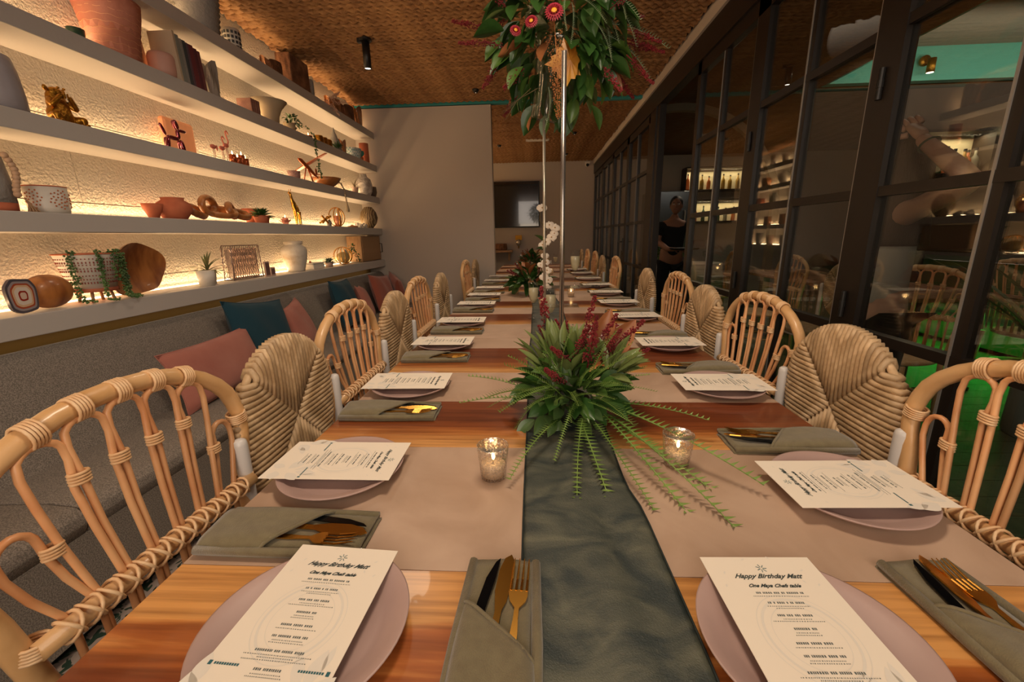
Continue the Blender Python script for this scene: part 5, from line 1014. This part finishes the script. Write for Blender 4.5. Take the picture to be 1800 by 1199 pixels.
def head(t,c,fw,skn,hair,s=1,long=0):
    fw=Vector(fw).normalized(); a=math.atan2(fw.y,fw.x); R_=Matrix.Rotation(a,3,'Z'); c=Vector(c)
    b=MB(); b.ball(c,(.092*s,.075*s,.112*s),20,14,R_); b.ball(c+R_@Vector((.03,0,-.06))*s,(.06*s,.052*s,.055*s),16,10,R_); b.ball(c+R_@Vector((.096,0,-.015))*s,(.017*s,.012*s,.022*s),10,8,R_)
    for y in (-1,1): b.ball(c+R_@Vector((-.005,y*.077,-.01))*s,(.018*s,.009*s,.03*s),8,6,R_)
    b.build('head',skn,t,True)
    for y in (-1,1):
        MB().ball(c+R_@Vector((.083,y*.03,.01))*s,(.010*s,.014*s,.008*s),10,6,R_).build('eye',WHITEC,t,True); MB().ball(c+R_@Vector((.092,y*.03,.01))*s,(.003*s,.006*s,.006*s),8,5,R_).build('iris',BLK,t,True); MB().box(c+R_@Vector((.088,y*.03,.03))*s,(.01,.03,.006),rz=a).build('eyebrow',hair,t)
    MB().ball(c+R_@Vector((.086,0,-.055))*s,(.008*s,.022*s,.007*s),10,6,R_).build('mouth',M('lips',S('8a4a42'),.6),t,True)
    hb=MB(); hb.ball(c+R_@Vector((-.022,0,.028))*s,(.098*s,.086*s,.10*s),20,12,R_)
    hb.build('hair',hair,t,True)
    if long:
        b=MB()
        def fn(u,v): an=PI*.42+(2*PI-PI*.84)*u; r=(.088+.02*v+.004*math.sin(u*40))*s; return tuple(c+R_@Vector((math.cos(an)*r-.02,math.sin(an)*r*(1+.25*v),.08-v*long)))
        b.grid(fn,36,12); b.build('long_hair',hair,t,True,solid=.015)
# man in the doorway
px,py=1.93,6.2
t=thing('person','man in a black T-shirt holding a dark tray, standing in the doorway beyond the glass','person',(px,py,0)); L_=lambda x,y,z:(x,y,z)
J=[(0,0,.90,(.15,.11)),(0,0,1.08,(.15,.10)),(0,-.01,1.25,(.17,.11)),(0,-.02,1.36,(.13,.08)),(0,-.03,1.44,.052),(0,-.05,1.50,.05),
 (-.18,-.02,1.34,.055),(-.23,-.10,1.12,.045),(-.14,-.30,1.02,.034),(-.06,-.38,1.02,.027),(.18,-.02,1.34,.055),(.25,-.06,1.10,.045),(.14,-.26,1.0,.034),(.06,-.36,1.0,.027),
 (-.09,0,.85,.09),(-.11,.01,.48,.062),(-.11,.03,.09,.04),(.09,0,.85,.09),(.11,.01,.48,.062),(.11,.03,.09,.04)]
skin('body',J,[(0,1),(1,2),(2,3),(3,4),(4,5),(3,6),(6,7),(7,8),(8,9),(3,10),(10,11),(11,12),(12,13),(0,14),(14,15),(15,16),(0,17),(17,18),(18,19)],SKIN1,t)
J=[(0,0,.86,(.165,.125)),(0,0,1.08,(.165,.115)),(0,-.01,1.25,(.185,.125)),(0,-.02,1.365,(.145,.09)),(-.18,-.02,1.345,.068),(-.225,-.08,1.17,.062),(.18,-.02,1.345,.068),(.245,-.05,1.16,.062)]
skin('t_shirt',J,[(0,1),(1,2),(2,3),(3,4),(4,5),(3,6),(6,7)],TSHIRT,t)
J=[(0,0,.92,(.17,.13)),(-.09,0,.82,.105),(-.11,.01,.48,.08),(-.11,.03,.10,.065),(.09,0,.82,.105),(.11,.01,.48,.08),(.11,.03,.10,.065)]
skin('trousers',J,[(0,1),(1,2),(2,3),(0,4),(4,5),(5,6)],JEANS,t)
for s in (-1,1): MB().ball((s*.11,-.04,.04),(.05,.13,.045),12,8).build('shoe',BLK,t,True)
head(t,(0,-.075,1.60),(-.35,-1,-.1),SKIN1,HAIRK,1.0); hand(t,(-.05,-.40,1.02),(.3,-1,0),(0,0,1),SKIN1,1,.5,-1); hand(t,(.07,-.38,1.0),(-.3,-1,0),(0,0,1),SKIN1,1,.5,1)
o=tag(MB().lathe([(0,0),(.17,0),(.19,.02),(.18,.02),(.16,.006),(0,.006)],28).build('serving_tray',BLK,None,True,loc=(px+.0,py-.52,1.025)),'dark round tray held by the man in the doorway','tray')
# woman behind the near glass door
px,py=1.64,2.12
t=thing('person','woman with long brown hair raising a hand to her head behind the glass door','person',(px,py,0))
J=[(0,0,.86,(.11,.14)),(0,0,1.0,(.09,.12)),(0,0,1.17,(.095,.14)),(0,0,1.29,(.07,.11)),(0,0,1.36,.045),(0,0,1.43,.045),
 (-.03,-.15,1.30,.05),(-.09,-.42,1.375,.043),(-.10,-.47,1.39,.040),(-.11,-.25,1.56,.027),(-.11,-.22,1.585,.024),(.03,.15,1.29,.048),(.1,.19,1.05,.038),(.08,.08,.87,.028),
 (0,-.09,.80,.09),(0,-.1,.46,.06),(0,-.1,.09,.04),(0,.09,.80,.09),(0,.1,.46,.06),(0,.1,.09,.04)]
skin('body',J,[(0,1),(1,2),(2,3),(3,4),(4,5),(3,6),(6,7),(7,8),(8,9),(9,10),(3,11),(11,12),(12,13),(0,14),(14,15),(15,16),(0,17),(17,18),(18,19)],SKIN2,t)
J=[(0,0,.84,(.125,.155)),(0,0,1.0,(.105,.135)),(0,0,1.17,(.11,.155)),(0,0,1.26,(.08,.125))]
skin('tank_top',J,[(0,1),(1,2),(2,3)],WHITET,t)
J=[(0,0,.89,(.125,.155)),(0,-.09,.77,.105),(0,-.1,.46,.075),(0,-.1,.10,.06),(0,.09,.77,.105),(0,.1,.46,.075),(0,.1,.10,.06)]
skin('trousers',J,[(0,1),(1,2),(2,3),(0,4),(4,5),(5,6)],JEANS,t)
for s in (-1,1): MB().ball((.04,s*.1,.04),(.12,.045,.045),12,8).build('shoe',BLK,t,True)
head(t,(0.02,0,1.525),(1,.5,0),SKIN2,HAIRB,1,.45); hand(t,(-.11,-.215,1.60),(.1,.75,.6),(-.6,-.3,.6),SKIN2,1,.6,1)
MB().tube([Vector((-.11,-.27,1.545))+Vector((.032*math.cos(a),.024*math.sin(a),-.024*math.sin(a))) for a in [2*PI*i/16 for i in range(16)]],.004,6,closed=True).build('hair_tie',M('green_band',S('3c4a30'),.8),t,True)
